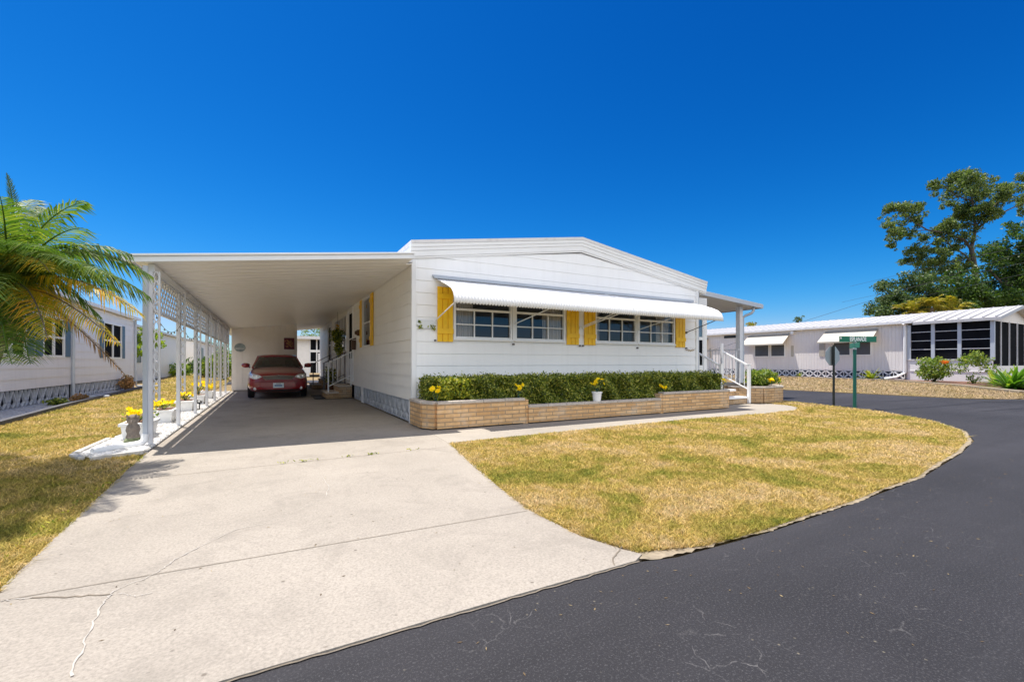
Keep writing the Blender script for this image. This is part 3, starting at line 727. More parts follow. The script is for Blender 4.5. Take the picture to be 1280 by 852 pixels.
# ================================================================ CARPORT
cp = thing('carport', 'white flat roofed aluminium carport with lattice frieze and ornamental posts', 'carport', (.3, 8.3, 0))
CX0, CX1, CY0, CY1 = -1.68, 2.42, 7.92, 27.0
cz = lambda x: 2.60 + (x + 1.68) / 4.04 * .50
b = MB(); rows0 = []
y = CY0 + .03; prof = []
while y < CY1 - .02:
    prof += [(y, 0), (y + .24, 0), (y + .25, .022), (y + .29, .022)]; y += .30
CXF = 2.29
pf = [(yy, d) for yy, d in prof if yy < 8.46]; pb = [(yy, d) for yy, d in prof if yy >= 8.46]; pf.append(pb[0])
for pr_, xe in ((pf, CXF), (pb, CX1)): b.grid([[(CX0 + .02, yy, cz(CX0) + d) for yy, d in pr_], [(xe, yy, cz(xe) + d) for yy, d in pr_]])
b.build('ceiling', 'ceiling_pan', cp)
b = MB()
for ya, yb, xe in ((CY0 + .02, 8.46, CXF), (8.46, CY1, CX1)):
    b.hexa([(CX0, ya, cz(CX0) + .035), (xe, ya, cz(xe) + .035), (xe, yb, cz(xe) + .035), (CX0, yb, cz(CX0) + .035), (CX0, ya, cz(CX0) + .088), (xe, ya, cz(xe) + .088), (xe, yb, cz(xe) + .088), (CX0, yb, cz(CX0) + .088)])
b.build('roof', 'roof_white', cp)
b = MB()
def fas(y0, y1, d0, d1, x0=CX0 - .02, x1=CXF):
    b.hexa([(x0, y0, cz(x0) + d0), (x1, y0, cz(x1) + d0), (x1, y1, cz(x1) + d0), (x0, y1, cz(x0) + d0), (x0, y0, cz(x0) + d1), (x1, y0, cz(x1) + d1), (x1, y1, cz(x1) + d1), (x0, y1, cz(x0) + d1)])
fas(CY0 - .045, CY0 + .018, .072, .102); fas(CY0 - .02, CY0 + .017, .022, .070); fas(CY0 - .035, CY0 + .016, -.012, .020)
b.build('fascia', 'white_metal', cp, bevel=.004)
b = MB(); b.box(CX0 - .12, CX0 - .022, CY0 - .03, CY1, 2.59, 2.69); b.build('gutter', 'white_metal', cp, bevel=.01)
b = MB(); b.box(-1.54, -1.46, 8.06, 21.75, 2.50, cz(-1.54) - .004); b.build('beam', 'white_metal', cp, bevel=.006)
posts = [7.95, 10.19, 12.31, 14.36, 16.27, 18.12, 20.05]
posts[0] = 8.02
PX_ = -1.50
def post_mb(y):
    b = MB(); b.box(PX_ - .028, PX_ + .028, y - .03, y + .03, 0.02, 2.5); b.box(PX_ - .055, PX_ + .055, y - .055, y + .055, .02, .045)
    xl = PX_ + .102; b.box(xl - .010, xl + .010, y - .012, y + .012, .66, 2.5)
    for k in range(13):                          # loops of the ornamental column
        zc = .72 + k * .142; cx = PX_ + .065
        pts = [(cx + .029 * math.cos(a), y, zc + .072 * math.sin(a)) for a in [2 * PI * q / 12 for q in range(13)]]
        b.tube(pts, .010, 5, False)
    return b
for i, y in enumerate(posts): post_mb(y).build('post', 'post_grey', cp)
ends = posts + [21.75]
for y0, y1 in zip(ends, ends[1:]):               # lattice frieze panels
    b = MB(); za, zb = 1.93, 2.50
    a, c = y0 + .04, y1 - .04; b.box(PX_ - .015, PX_ + .015, a, c, za, za + .03); b.box(PX_ - .015, PX_ + .015, a, c, zb - .03, zb - .002)
    sp = .20; hgt = zb - za - .06; run = hgt * 1.25
    k = a - run
    while k < c:
        for sgn in (1, -1):
            p0 = (k, za + .03) if sgn > 0 else (k, zb - .03); p1 = (k + run, zb - .03) if sgn > 0 else (k + run, za + .03)
            (ya, z_a), (yb, z_b) = p0, p1
            if ya < a: f = (a - ya) / run; ya, z_a = a, z_a + (z_b - z_a) * f
            if yb > c: f = (yb - c) / run; yb, z_b = c, z_b - (p1[1] - p0[1]) * f
            if yb - ya > .02: b.bar((PX_ + sgn * .006, ya, z_a), (PX_ + sgn * .006, yb, z_b), .010, .036, up=(1, 0, 0)) if False else b.bar((PX_ + sgn * .0062, ya, z_a), (PX_ + sgn * .0062, yb, z_b), .030, .010, up=(1, 0, 0))
        k += sp
    b.build('lattice', 'post_grey', cp)
b = MB(); y = posts[0] - .09
b.box(PX_ - .072, PX_ - .015, y - .01, y + .045, .14, 2.56)
b.build('downspout', 'grey_blue_metal', cp, bevel=.006)
b = MB(); b.tube([(PX_ - .04, y, .2), (PX_ - .05, y - .01, .11), (PX_ - .10, y - .05, .07), (PX_ - .3, y - .18, .065), (PX_ - .50, y - .38, .06)], [.045, .048, .048, .045, .045], 10)
b.build('downspout_elbow', 'white_metal', cp, smooth=True)
sl = thing('string_lights', 'thin dark string of small bulbs sagging below the lattice frieze', 'string lights', (PX_, 8.9, 1.8))
b = MB(); bb = MB(); pp = []
for y0, y1 in ((8.0, 10.15), (10.25, 12.27)):
    pts = [(PX_ + .05, y0 + (y1 - y0) * k / 16, 1.92 - .22 * (1 - (2 * k / 16 - 1) ** 2)) for k in range(17)]
    b.tube(pts, .0035, 4)
    for p in pts[1:-1:2]: bb.lathe([(.004, -.035), (.011, -.027), (.012, -.016), (.006, 0)], p, 8)
b.build('wire', 'black', sl); bb.build('bulb', 'bulb', sl, smooth=True)

# shed closing the carport
sh = thing('storage_shed', 'pale grooved shed wall with a plain door at the back of the carport', 'shed', (-.2, 21.8, 0))
sy = 21.8; sx0, sx1 = -1.42, 1.04
b = MB(); x = sx0
while x < sx1 - .01:
    w = min(.20, sx1 - x); b.box(x, x + w - .012, sy, sy + .04, .05, cz(x) - .02); x += .20
b.box(sx0, sx1, sy + .02, sy + .06, .05, cz(sx0) - .02); b.box(sx1 - .05, sx1 - .004, sy + .06, CY1, .05, cz(sx0)); b.box(sx0 + .003, sx0 + .05, sy + .06, CY1, .05, cz(sx0) - .03)
b.build('wall', 'beige_wall', sh)
dx0, dx1 = -.80, .30
b = MB(); x = dx0
while x < dx1 - .01: b.box(x, min(x + .14, dx1) - .01, sy - .03, sy - .001, .08, 2.20); x += .14
b.box(dx0, dx1, sy - .02, sy - .002, .09, 2.19)
d = b.build('door', 'beige_wall', sh)
b = MB(); b.box(dx1 - .08, dx1 - .05, sy - .07, sy - .03, 1.1, 1.22); b.build('handle', 'rail_dark', d)
b = MB(); b.box(dx0 - .05, dx0 - .005, sy - .015, sy - .001, .06, cz(dx0) - .05); b.box(dx1 + .005, dx1 + .05, sy - .015, sy - .001, .06, cz(dx1) - .05); b.box(dx0, dx1, sy - .015, sy - .001, 2.21, 2.25); b.build('trim', 'beige_wall', sh)
ov = thing('oval_sign', 'round grey blue plaque hanging on the shed wall left of its door', 'plaque', (-1.12, sy, 1.85))
b = MB(); b.grid([[(-1.12 + .2 * math.cos(2 * PI * k / 28), sy - d, 1.83 + .18 * math.sin(2 * PI * k / 28)) for k in range(28)] for d in (.002, .03)], True); b.poly([(-1.12 + .2 * math.cos(2 * PI * k / 28), sy - .03, 1.83 + .18 * math.sin(2 * PI * k / 28)) for k in range(28)]); b.build('board', 'oval_plaque', ov)
b = MB(); b.box(-1.29, -.95, sy - .034, sy - .031, 1.77, 1.80); b.build('stripe', 'plaque_face', ov)
ra = thing('wall_picture', 'dark red square picture hanging on the shed wall above the car', 'picture', (.72, sy, 2.0))
b = MB(); b.box(.52, .93, sy - .03, sy - .002, 1.78, 2.28); b.build('frame', 'red_art', ra)
P = np.array([(.73 + R.gauss(0, .07), sy - .033, 2.05 + R.gauss(0, .09)) for _ in range(40)]); V = leaf_quads(P, .09, .05, 0, np.array([0, -9., 0])); V[:, :, 1] = sy - .033 - NR.random(len(P))[:, None] * .006
quads('flower_print', V, 'petal_orange' if False else 'palm_dead', ra)

# ================================================================ FRONT PLANTERS AND HEDGE
PF = 7.42
pl = thing('brick_planter', 'long stepped planter of tan Roman brick with stone coping under the front windows', 'planter', (6.4, PF, 0))
def wallbrick(poly_pts, z, nm):
    b = MB()
    for p, q in zip(poly_pts, poly_pts[1:]):
        b.bar((p[0], p[1], z / 2 + .02), (q[0], q[1], z / 2 + .02), .14, z - .04, up=(0, 0, 1))
    return b
def capb(poly_pts, z):
    b = MB()
    for p, q in zip(poly_pts, poly_pts[1:]):
        p, q = Vector(p), Vector(q); L = (q - p).length; n = max(1, round(L / .42))
        for k in range(n):
            a = p + (q - p) * (k / n); c = p + (q - p) * ((k + 1) / n); d = (c - a).normalized() * .004
            b.bar((a.x + d.x, a.y + d.y, z + .022 + R.uniform(-.002, .002)), (c.x - d.x, c.y - d.y, z + .022), .17, .05)
    return b
for pts, z in (([(2.42, 8.42), (2.42, 7.72), (2.56, 7.50), (4.33, 7.50)], .47), ([(4.40, 7.47), (7.96, 7.47)], .33), ([(8.03, 7.47), (10.40, 7.47), (10.46, 7.52), (10.46, 8.42)], .46)):
    wallbrick(pts, z, '').build('brick_wall', 'brick_tan', pl); capb(pts, z).build('coping', 'coping', pl, bevel=.008)
b = MB(); b.box(4.30, 4.41, 7.44, 7.6, .02, .48); b.box(7.94, 8.06, 7.41, 7.6, .02, .47); b.build('brick_pier', 'brick_tan', pl)
b = MB(); b.box(2.5, 10.4, 7.53, 8.48, .05, .30); b.build('soil', 'mulch', pl)

def hedge_leaves(x0, x1, y0, y1, z0, z1, n, lump=.085):
    # points on the front, top and ends of a clipped hedge, with a bumpy face
    A = (x1 - x0) * (z1 - z0); B = (x1 - x0) * (y1 - y0) * .6; E_ = (y1 - y0) * (z1 - z0)
    p = np.array([A, B, E_, E_]); p = p / p.sum(); k = NR.choice(4, n, p=p)
    x = NR.uniform(x0, x1, n); y = NR.uniform(y0, y1, n); z = z0 + (z1 - z0) * NR.random(n)
    bump = lump * (np.sin(x * 5.1) * np.cos(z * 9 + x * 2) + .6 * np.sin(x * 11 + z * 7)) ; inn = -np.abs(NR.normal(0, .06, n))
    y = np.where(k == 0, y0 - bump - inn * 1, y); z = np.where(k == 1, z1 + bump * .6 + inn + .03 * NR.normal(size=n), z)
    x = np.where(k == 2, x0 - bump * .5 - inn, x); x = np.where(k == 3, x1 + bump * .5 + inn, x)
    nrm = np.zeros((n, 3)); nrm[k == 0, 1] = -1; nrm[k == 1, 2] = 1; nrm[k == 2, 0] = -1; nrm[k == 3, 0] = 1
    return np.stack([x, y, z], 1), nrm
hd = thing('hedge', 'long clipped dark green hedge filling the brick planter', 'hedge', (6.6, 7.9, .3))
P, N_ = hedge_leaves(2.52, 10.42, 7.62, 8.36, .36, .895, 74000)
k = ~((P[:, 0] < 3.25) & (P[:, 1] < 7.75))
quads('foliage', leaf_quads(P[k], .050, .026, .25, N_[k] * .9), 'hedge_leaf', hd)
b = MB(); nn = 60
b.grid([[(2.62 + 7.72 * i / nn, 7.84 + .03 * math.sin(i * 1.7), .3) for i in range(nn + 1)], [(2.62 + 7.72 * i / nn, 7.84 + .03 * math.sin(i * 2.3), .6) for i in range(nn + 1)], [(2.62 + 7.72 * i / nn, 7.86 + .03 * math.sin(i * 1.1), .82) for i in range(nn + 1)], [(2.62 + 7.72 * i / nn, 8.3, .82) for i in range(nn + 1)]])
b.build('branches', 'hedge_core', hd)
vs = thing('variegated_shrub', 'yellow green variegated shrub at the left end of the hedge', 'shrub', (2.95, 7.75, .4))
P, N_ = blob_pts((2.98, 7.72, .70), (.40, .16, .24), 2600, .5); P2, N2 = blob_pts((2.75, 7.66, .62), (.18, .12, .16), 700, .5); P = np.vstack([P, P2]); N_ = np.vstack([N_, N2])
quads('foliage', leaf_quads(P, .05, .028, .3, N_ * .8), 'variegated_leaf', vs)
b = MB()
for i in range(7): b.tube([(2.7 + i * .1, 7.75, .35), (2.68 + i * .11, 7.7, .85)], .008, 5)
b.build('stems', 'twig', vs)

def flower_bunch(name, label, c, spread, n, size, pot=None, leaves=18, cat='flowers', group='yellow flower bunches'):
    """artificial-looking yellow blossoms: petals round a centre, on stems"""
    r = thing(name, label, cat, (c[0], c[1], c[2]), group)
    PV = []; pr = []; b = MB(); lp = []
    for i in range(n):
        h = Vector((c[0] + R.uniform(-1, 1) * spread[0], c[1] + R.uniform(-1, 1) * spread[1], c[2] + spread[2] * (.55 + .45 * R.random())))
        out = Vector((R.uniform(-.6, .6), R.uniform(-1.1, .1), R.uniform(.2, 1))).normalized()
        a = out.cross(Vector((.3, .2, 1))).normalized(); d = out.cross(a); s = size * R.uniform(.8, 1.15)
        for ring, (k_, sc_, lift) in enumerate(((6, 1, .25), (5, .65, .6))):
            for k in range(k_):
                th = 2 * PI * k / k_ + ring * .5; e = a * math.cos(th) + d * math.sin(th); f = e.cross(out) * s * .42 * sc_
                tip = h + e * s * sc_ + out * s * lift; mid = h + e * s * .6 * sc_ + out * s * lift * .5
                PV.append([h, mid + f, tip, mid - f]); pr.append(R.random())
        b.tube([(c[0], c[1], c[2]), h * .5 + Vector(c) * .5 + Vector((R.uniform(-.01, .01), 0, .01)), h], .004, 4)
        lp += [tuple(h + Vector((R.gauss(0, size), R.gauss(0, size), -R.uniform(.02, .1)))) for _ in range(max(1, leaves // n))]
    quads('blossoms', np.array([[tuple(v) for v in q] for q in PV]), 'petal', r, np.array(pr))
    b.build('stems', 'leaf_green_paint', r); quads('leaves', leaf_quads(np.array(lp), .06, .03, .3), 'bush_leaf', r)
    return r
flower_bunch('yellow_flowers', 'two large yellow blossoms low in the variegated shrub', (2.58, 7.55, .47), (.10, .04, .30), 5, .06)
flower_bunch('yellow_flowers', 'yellow flowers over the low end of the tall left planter', (4.23, 7.52, .47), (.08, .04, .36), 5, .052)
pot = thing('flower_pot', 'white pot on the low middle coping holding yellow flowers', 'pot', (6.13, 7.46, .385))
b = MB(); b.lathe([(.075, 0), (.082, .02), (.10, .17), (.115, .175), (.115, .20), (.09, .2), (.085, .17)], (6.13, 7.47, .378), 22); b.build('pot', 'white_pot', pot, smooth=False)
flower_bunch('yellow_flowers', 'yellow lilies growing out of the white pot', (6.13, 7.47, .55), (.14, .06, .30), 9, .055)
flower_bunch('yellow_flowers', 'yellow flowers where the hedge passes the tall right planter', (8.18, 7.54, .46), (.11, .04, .24), 5, .06)
flower_bunch('yellow_flowers', 'yellow flower at the right end of the hedge by the steps', (10.4, 7.55, .46), (.08, .04, .32), 4, .065)

# ================================================================ SIDE STEPS
st = thing('brick_steps', 'two tan brick steps with white railing up to the carport side door', 'steps', (2.0, 16.1, 0))
b = MB(); b.box(1.60, 2.38, 15.55, 17.0, .036, .19); b.box(1.98, 2.38, 15.50, 17.0, .19, .40); b.build('riser', 'brick_step', st)
b = MB(); b.box(1.57, 1.99, 15.52, 17.02, .19, .235); b.box(1.94, 2.38, 15.47, 17.03, .40, .445); b.build('tread', 'coping', st, bevel=.01)
for y, m_ in ((15.6, 'white_metal'), (16.95, 'rail_dark')):
    b = MB(); b.bar((1.66, y, .235), (1.66, y, 1.18), .04); b.bar((2.36, y, .44), (2.36, y, 1.55), .035); b.bar((1.63, y, 1.17), (2.39, y, 1.57), .045, .03); b.bar((1.66, y, .42), (2.36, y, .78), .025)
    for k in range(1, 5): x = 1.66 + .7 * k / 5; b.bar((x, y, .42 + .36 * k / 5), (x, y, 1.17 + .4 * k / 5), .014)
    b.build('railing', m_, st)
dm = MB(); dm.box(1.25, 1.58, 15.5, 17.2, .036, .05); tag(dm.build('door_mat', 'mat_dark', origin=(1.4, 16.3, .03)), 'dark mat on the concrete in front of the side steps', 'mat')
s2 = thing('brick_steps', 'brick steps with dark railing at the far back door', 'steps', (2.0, 22.1, 0))
b = MB(); b.box(1.62, 2.38, 21.4, 22.9, .036, .2); b.box(2.0, 2.38, 21.4, 22.9, .2, .42); b.build('riser', 'brick_step', s2)
b = MB(); b.box(1.59, 2.01, 21.37, 22.93, .2, .24); b.box(1.97, 2.38, 21.37, 22.93, .42, .46); b.build('tread', 'coping', s2, bevel=.01)
b = MB(); b.bar((1.66, 21.45, .24), (1.66, 21.45, 1.15), .04); b.bar((1.63, 21.45, 1.14), (2.39, 21.45, 1.55), .05, .03); b.build('railing', 'rail_dark', s2)
# plant pot and hanging greenery by the side door
pp = thing('potted_plant', 'dark potted plant on the floor between the two carport doors', 'potted plant', (2.05, 18.6, .03))
b = MB(); b.lathe([(.12, 0), (.17, .28), (.19, .3), (.16, .3)], (2.05, 18.6, .036), 16); b.build('pot', 'terracotta', pp)
P, d_ = blob_pts((2.05, 18.6, .68), (.24, .24, .38), 500, .3); quads('foliage', leaf_quads(P, .09, .04, .4), 'hedge_leaf', pp)
hb = thing('hanging_plant', 'green trailing plant hanging in front of the big carport window', 'hanging plant', (2.15, 17.6, 2.2))
b = MB(); b.lathe([(.10, 0), (.15, .15), (.16, .17), (.12, .17)], (2.2, 17.6, 2.1), 16); b.build('basket', 'brown', hb)
P1, _ = blob_pts((2.17, 17.6, 2.2), (.22, .5, .28), 700, .3); P2, _ = blob_pts((2.2, 17.35, 1.75), (.16, .32, .32), 420, .3); quads('foliage', leaf_quads(np.vstack([P1, P2]), .09, .045, .2, droop=.3), 'hedge_leaf', hb)
b = MB(); b.tube([(2.2, 17.6, 2.25), (2.2, 17.6, 3.18)], .006, 4); b.build('chain', 'rail_dark', hb)
b = MB(); b.tube([(2.27, 17.12, 2.22), (2.33, 17.12, 2.5)], .01, 5); P = np.array([(2.32 + R.gauss(0, .03), 18.6 + R.gauss(0, .35), 2.45 + R.gauss(0, .12)) for _ in range(110)])
tag(quads('flower_swag', leaf_quads(P, .10, .05, .2), 'palm_yellow', origin=(2.32, 18.6, 2.45)), 'golden dried flower swag along the top of the big carport window', 'swag')

# ================================================================ CAR
car = thing('parked_car', 'dark red sedan parked nose out at the back of the carport', 'car', (.23, 18.5, 0.035))
cxx, cy0 = .23, 16.25
def ring(y, w, zb, zs, zt, crown=.03):
    h = [(0, zb), (w * .72, zb), (w * .93, zb + .06), (w, (zb + zs) / 2), (w * .985, zs), (w * .93, zs + (zt - zs) * .65), (w * .80, zt), (w * .42, zt + crown * .8), (0, zt + crown)]
    full = [(-x, z) for x, z in h[::-1]] + h[1:-1]
    return [(cxx + x, cy0 + y, z) for x, z in full]
b = MB()
S_ = [(0.0, .50, .34, .52, .70), (.015, .64, .29, .55, .775), (.07, .78, .25, .60, .825), (.22, .865, .23, .65, .875), (.6, .90, .22, .70, .945), (1.1, .905, .22, .76, 1.02), (1.45, .905, .22, .78, 1.05),
      (2.2, .905, .22, .80, 1.04), (3.2, .905, .22, .82, 1.04), (3.9, .90, .22, .84, 1.04), (4.4, .88, .24, .84, 1.0), (4.72, .82, .30, .78, .95), (4.82, .70, .38, .70, .85)]
rows = [ring(*s_) for s_ in S_]; b.grid(rows, True); b.poly(rows[0][::-1]); b.poly(rows[-1]); body = b.build('body', 'car_red', car, smooth=True, sub=2)
def gh(y, w0, z0): return [(cxx - w0, cy0 + y, z0), (cxx + w0, cy0 + y, z0)]
b = MB()                                          # roof and pillars
ro_ = [(1.95, .60, 1.41), (2.15, .62, 1.47), (2.7, .63, 1.50), (3.2, .61, 1.48), (3.45, .58, 1.43)]
rows = [[(cxx + w * k, cy0 + y, z - .045 * abs(k) ** 3) for k in (-1, -.66, -.33, 0, .33, .66, 1)] for y, w, z in ro_]; b.grid(rows)
b.build('roof', 'car_red', car, smooth=True, solid=.03)
for nm, pts in (('pillar', [(-.76, 1.12, 1.02), (-.60, 1.98, 1.385)]), ('pillar', [(.76, 1.12, 1.02), (.60, 1.98, 1.385)]), ('pillar', [(-.74, 4.1, 1.04), (-.58, 3.43, 1.385)]), ('pillar', [(.74, 4.1, 1.04), (.58, 3.43, 1.385)]), ('pillar', [(-.80, 2.7, 1.02), (-.62, 2.72, 1.45)]), ('pillar', [(.80, 2.7, 1.02), (.62, 2.72, 1.45)])):
    b = MB(); p, q = pts; b.bar((cxx + p[0], cy0 + p[1], p[2]), (cxx + q[0], cy0 + q[1], q[2]), .05, .06); b.build(nm, 'car_red', car)
b = MB(); b.poly([(cxx - .74, cy0 + 1.12, 1.045), (cxx + .74, cy0 + 1.12, 1.045), (cxx + .58, cy0 + 1.98, 1.41), (cxx - .58, cy0 + 1.98, 1.41)]); b.build('windscreen', 'car_glass', car)
b = MB(); b.poly([(cxx - .72, cy0 + 4.1, 1.045), (cxx - .56, cy0 + 3.43, 1.40), (cxx + .56, cy0 + 3.43, 1.40), (cxx + .72, cy0 + 4.1, 1.045)]); b.build('rear_window', 'car_glass', car)
for s_ in (-1, 1):
    b = MB(); b.poly([(cxx + s_ * .79, cy0 + 1.2, 1.03), (cxx + s_ * .80, cy0 + 2.68, 1.03), (cxx + s_ * .61, cy0 + 2.7, 1.43), (cxx + s_ * .60, cy0 + 2.05, 1.41)]); b.poly([(cxx + s_ * .80, cy0 + 2.74, 1.03), (cxx + s_ * .76, cy0 + 4.05, 1.03), (cxx + s_ * .58, cy0 + 3.4, 1.40), (cxx + s_ * .61, cy0 + 2.74, 1.43)]); b.build('side_window', 'car_glass', car)
b = MB()
for x in (-.38, .38): b.box(cxx + x - .24, cxx + x + .24, cy0 + 2.3, cy0 + 2.5, .6, 1.10); b.box(cxx + x - .12, cxx + x + .12, cy0 + 2.33, cy0 + 2.45, 1.10, 1.30)
b.box(cxx - .7, cxx + .7, cy0 + 1.3, cy0 + 1.6, .95, 1.06); b.box(cxx - .6, cxx + .6, cy0 + 3.3, cy0 + 3.5, .6, 1.12); b.build('seats', 'car_dark', car, bevel=.05)
for s_ in (-1, 1):
    b = MB(); x = cxx + s_ * .97; b.lathe([(.02, -.075), (.10, -.06), (.13, 0), (.11, .06), (.03, .085)], (x, cy0 + 1.45, 1.10), 14)
    o = b.build('mirror', 'car_red', car, smooth=True)
    b = MB(); b.bar((cxx + s_ * .84, cy0 + 1.47, 1.03), (cxx + s_ * .93, cy0 + 1.46, 1.08), .05, .04); b.build('mirror_arm', 'car_dark', o)
from mathutils.bvhtree import BVHTree
bpy.context.view_layer.update(); dg = bpy.context.evaluated_depsgraph_get()
bv = BVHTree.FromObject(body, dg); off0 = WO[body.name]
def fp(x, z, d=.012):                             # point on the nose of the car
    o_ = Vector((cxx + x, cy0 - 2, z)) - off0
    h, n_, _, _ = bv.ray_cast(o_, Vector((0, 1, 0)))
    if h is None: return (cxx + x, cy0 + .4, z)
    if n_.y > 0: n_ = -n_
    q = h + n_ * d + off0; return (q.x, q.y, q.z)
def patch(b, xs, top, bot, d=.012, nz=5, s_=1):
    b.grid([[fp(s_ * x, bt + (tp - bt) * k / nz, d) for x, tp, bt in zip(xs, top, bot)] for k in range(nz + 1)])
b = MB(); gx = [.44 * (k / 7 - 1) for k in range(15)]
patch(b, gx, [.772 - .02 * (x / .44) ** 2 for x in gx], [.655 + .03 * (x / .44) ** 2 for x in gx], .006); g = b.build('grille', 'grille_dark', car)
for z, w, r_ in ((.775, .455, .012), (.745, .44, .0065), (.72, .43, .0065), (.695, .42, .0065), (.668, .39, .008)):
    b = MB(); b.tube([fp(w * (k / 8 - 1), z - .02 * (k / 8 - 1) ** 2, .012) for k in range(17)], r_, 6); b.build('grille_bar', 'chrome', g)
b = MB(); q = fp(0, .775, .02); b.lathe([(.02, -.02), (.032, 0), (.02, .02)], q, 12); b.build('badge', 'chrome', g)
hx = [.47, .53, .60, .67, .74, .80, .845]; ht = [.752, .785, .808, .822, .832, .842, .84]; hb = [.738, .705, .682, .675, .69, .725, .78]
for s_ in (-1, 1):
    b = MB(); patch(b, hx, ht, hb, .014, 6, s_); h = b.build('headlight', 'lamp_glass', car, smooth=True)
    for x, z in ((.585, .742), (.70, .755)):
        b = MB(); c_ = Vector(fp(s_ * x, z, .02)); b.lathe([(.040, -.002), (.043, .0), (.03, .004)], (0, 0, 0), 14)
        b.v = [(c_.x + p[0], c_.y - p[2] + .35 * abs(p[0]) * 0, c_.z + p[1]) for p in b.v]; b.build('reflector', 'chrome', h)
    b = MB(); patch(b, [.80, .82, .84], [.835, .838, .838], [.76, .775, .79], .02, 3, s_); b.build('indicator', 'lamp_amber', h)
b = MB(); q = fp(0, .46, .012); b.box(cxx - .155, cxx + .155, q[1] - .012, q[1], .385, .545); pt = b.build('number_plate', 'plate_white', car, bevel=.004)
b = MB(); b.box(cxx - .11, cxx + .11, q[1] - .016, q[1] - .0125, .435, .485); b.build('plate_print', 'plate_blue', pt)
b = MB(); b.box(cxx - .07, cxx + .07, q[1] - .016, q[1] - .0125, .512, .530); b.build('plate_print', 'red_art', pt)
b = MB(); xs = [.62 * (k / 8 - 1) for k in range(17)]; patch(b, xs, [.335 for x in xs], [.275 + .03 * (x / .62) ** 2 for x in xs], .01); b.build('lower_intake', 'car_dark', car)
b = MB(); b.tube([fp(.80 * (k / 10 - 1), .585, .004) for k in range(21)], .014, 6); b.build('bumper_trim', 'car_red', car, smooth=True)
for s_ in (-1, 1):
    b = MB(); q = fp(s_ * .66, .37, .01); b.lathe([(.03, -.004), (.045, 0), (.02, .004)], (0, 0, 0), 12); b.v = [(q[0] + p[0], q[1] - p[2], q[2] + p[1]) for p in b.v]; b.build('fog_lamp', 'lamp_glass', car)
for x, y in ((-.79, .92), (.79, .92), (-.79, 3.7), (.79, 3.7)):
    b = MB(); X = cxx + x; b.tube([(X - .10, cy0 + y, .355), (X - .08, cy0 + y, .355), (X + .08, cy0 + y, .355), (X + .10, cy0 + y, .355)], [.27, .32, .32, .27], 24); w_ = b.build('wheel', 'tyre', car, smooth=False)
    b = MB(); sx = math.copysign(.105, x); b.tube([(X + sx * .8, cy0 + y, .355), (X + sx, cy0 + y, .355)], .21, 18); b.build('rim', 'rim', w_)

# ================================================================ WHITE TROUGHS, FIGURE, LAMP
def trough(x, y, l=.62):
    b = MB(); x0, x1 = x - .17, x + .17
    b.hexa([(x0 + .025, y + .02, .03), (x1 - .025, y + .02, .03), (x1 - .025, y + l - .02, .03), (x0 + .025, y + l - .02, .03), (x0, y, .24), (x1, y, .24), (x1, y + l, .24), (x0, y + l, .24)])
    b.box(x0 - .025, x1 + .025, y - .025, y + l + .025, .241, .285)
    return b
tl = ['white stone trough of yellow flowers behind the front carport post', 'white stone trough between the two front carport posts', 'white stone trough right behind the second carport post', 'white trough of yellow blooms behind the third carport post', 'small far white trough close to the shed end of the pebble bed']
for i, (y, x, nf) in enumerate(((8.62, -1.80, 13), (10.72, -1.84, 12), (13.0, -1.80, 12), (15.1, -1.80, 14), (17.2, -1.80, 6))):
    t = thing('stone_trough', tl[i], 'trough planter', (x, y + .3, .03), 'white troughs along the carport posts')
    trough(x, y).build('trough', 'white_pot', t, bevel=.01)
    b = MB(); b.box(x - .14, x + .14, y + .03, y + .59, .2, .287); b.build('soil', 'mulch', t)
    fl = ['yellow flowers in the nearest white trough beside the figurine', 'yellow flowers in the trough between the front two posts', 'yellow flowers in the trough behind the second post', 'tall yellow blooms in the trough behind the third post', 'few yellow flowers in the farthest trough by the shed'][i]
    flower_bunch('yellow_flowers', fl, (x, y + .22, .28), (.16, .22, .20 if i != 3 else .36), nf, .062, leaves=40)
fg = thing('garden_figurine', 'weathered grey brown owl like garden figurine in front of the nearest trough', 'figurine', (-1.78, 8.35, .03))
b = MB(); b.lathe([(.075, 0), (.085, .05), (.07, .10), (.085, .15), (.075, .21), (.05, .235), (.065, .265), (.078, .30), (.07, .345), (.03, .37), (.005, .375)], (-1.76, 8.33, .07), 16); b.build('body', 'stone_fig', fg, smooth=True)
b = MB(); b.tube([(-1.80, 8.26, .41), (-1.815, 8.25, .455)], [.02, .005], 6); b.tube([(-1.72, 8.26, .41), (-1.705, 8.25, .455)], [.02, .005], 6); b.tube([(-1.76, 8.26, .36), (-1.76, 8.235, .345)], [.02, .005], 6); b.build('ear', 'stone_fig', fg)
b = MB(); b.lathe([(.10, 0), (.11, .03), (.085, .08), (.05, .09)], (-1.76, 8.33, .028), 12); b.build('base', 'moss_fig', fg, smooth=True)
pll = thing('path_light', 'small black path light stuck in the white pebbles', 'path light', (-1.52, 13.6, .03))
b = MB(); b.tube([(-1.55, 13.4, .02), (-1.55, 13.4, .20)], .012, 6); b.build('stake', 'black', pll)
b = MB(); b.lathe([(.05, 0), (.055, .03), (.08, .035), (.03, .07)], (-1.55, 13.4, .19), 10); b.build('lamp_head', 'black', pll)

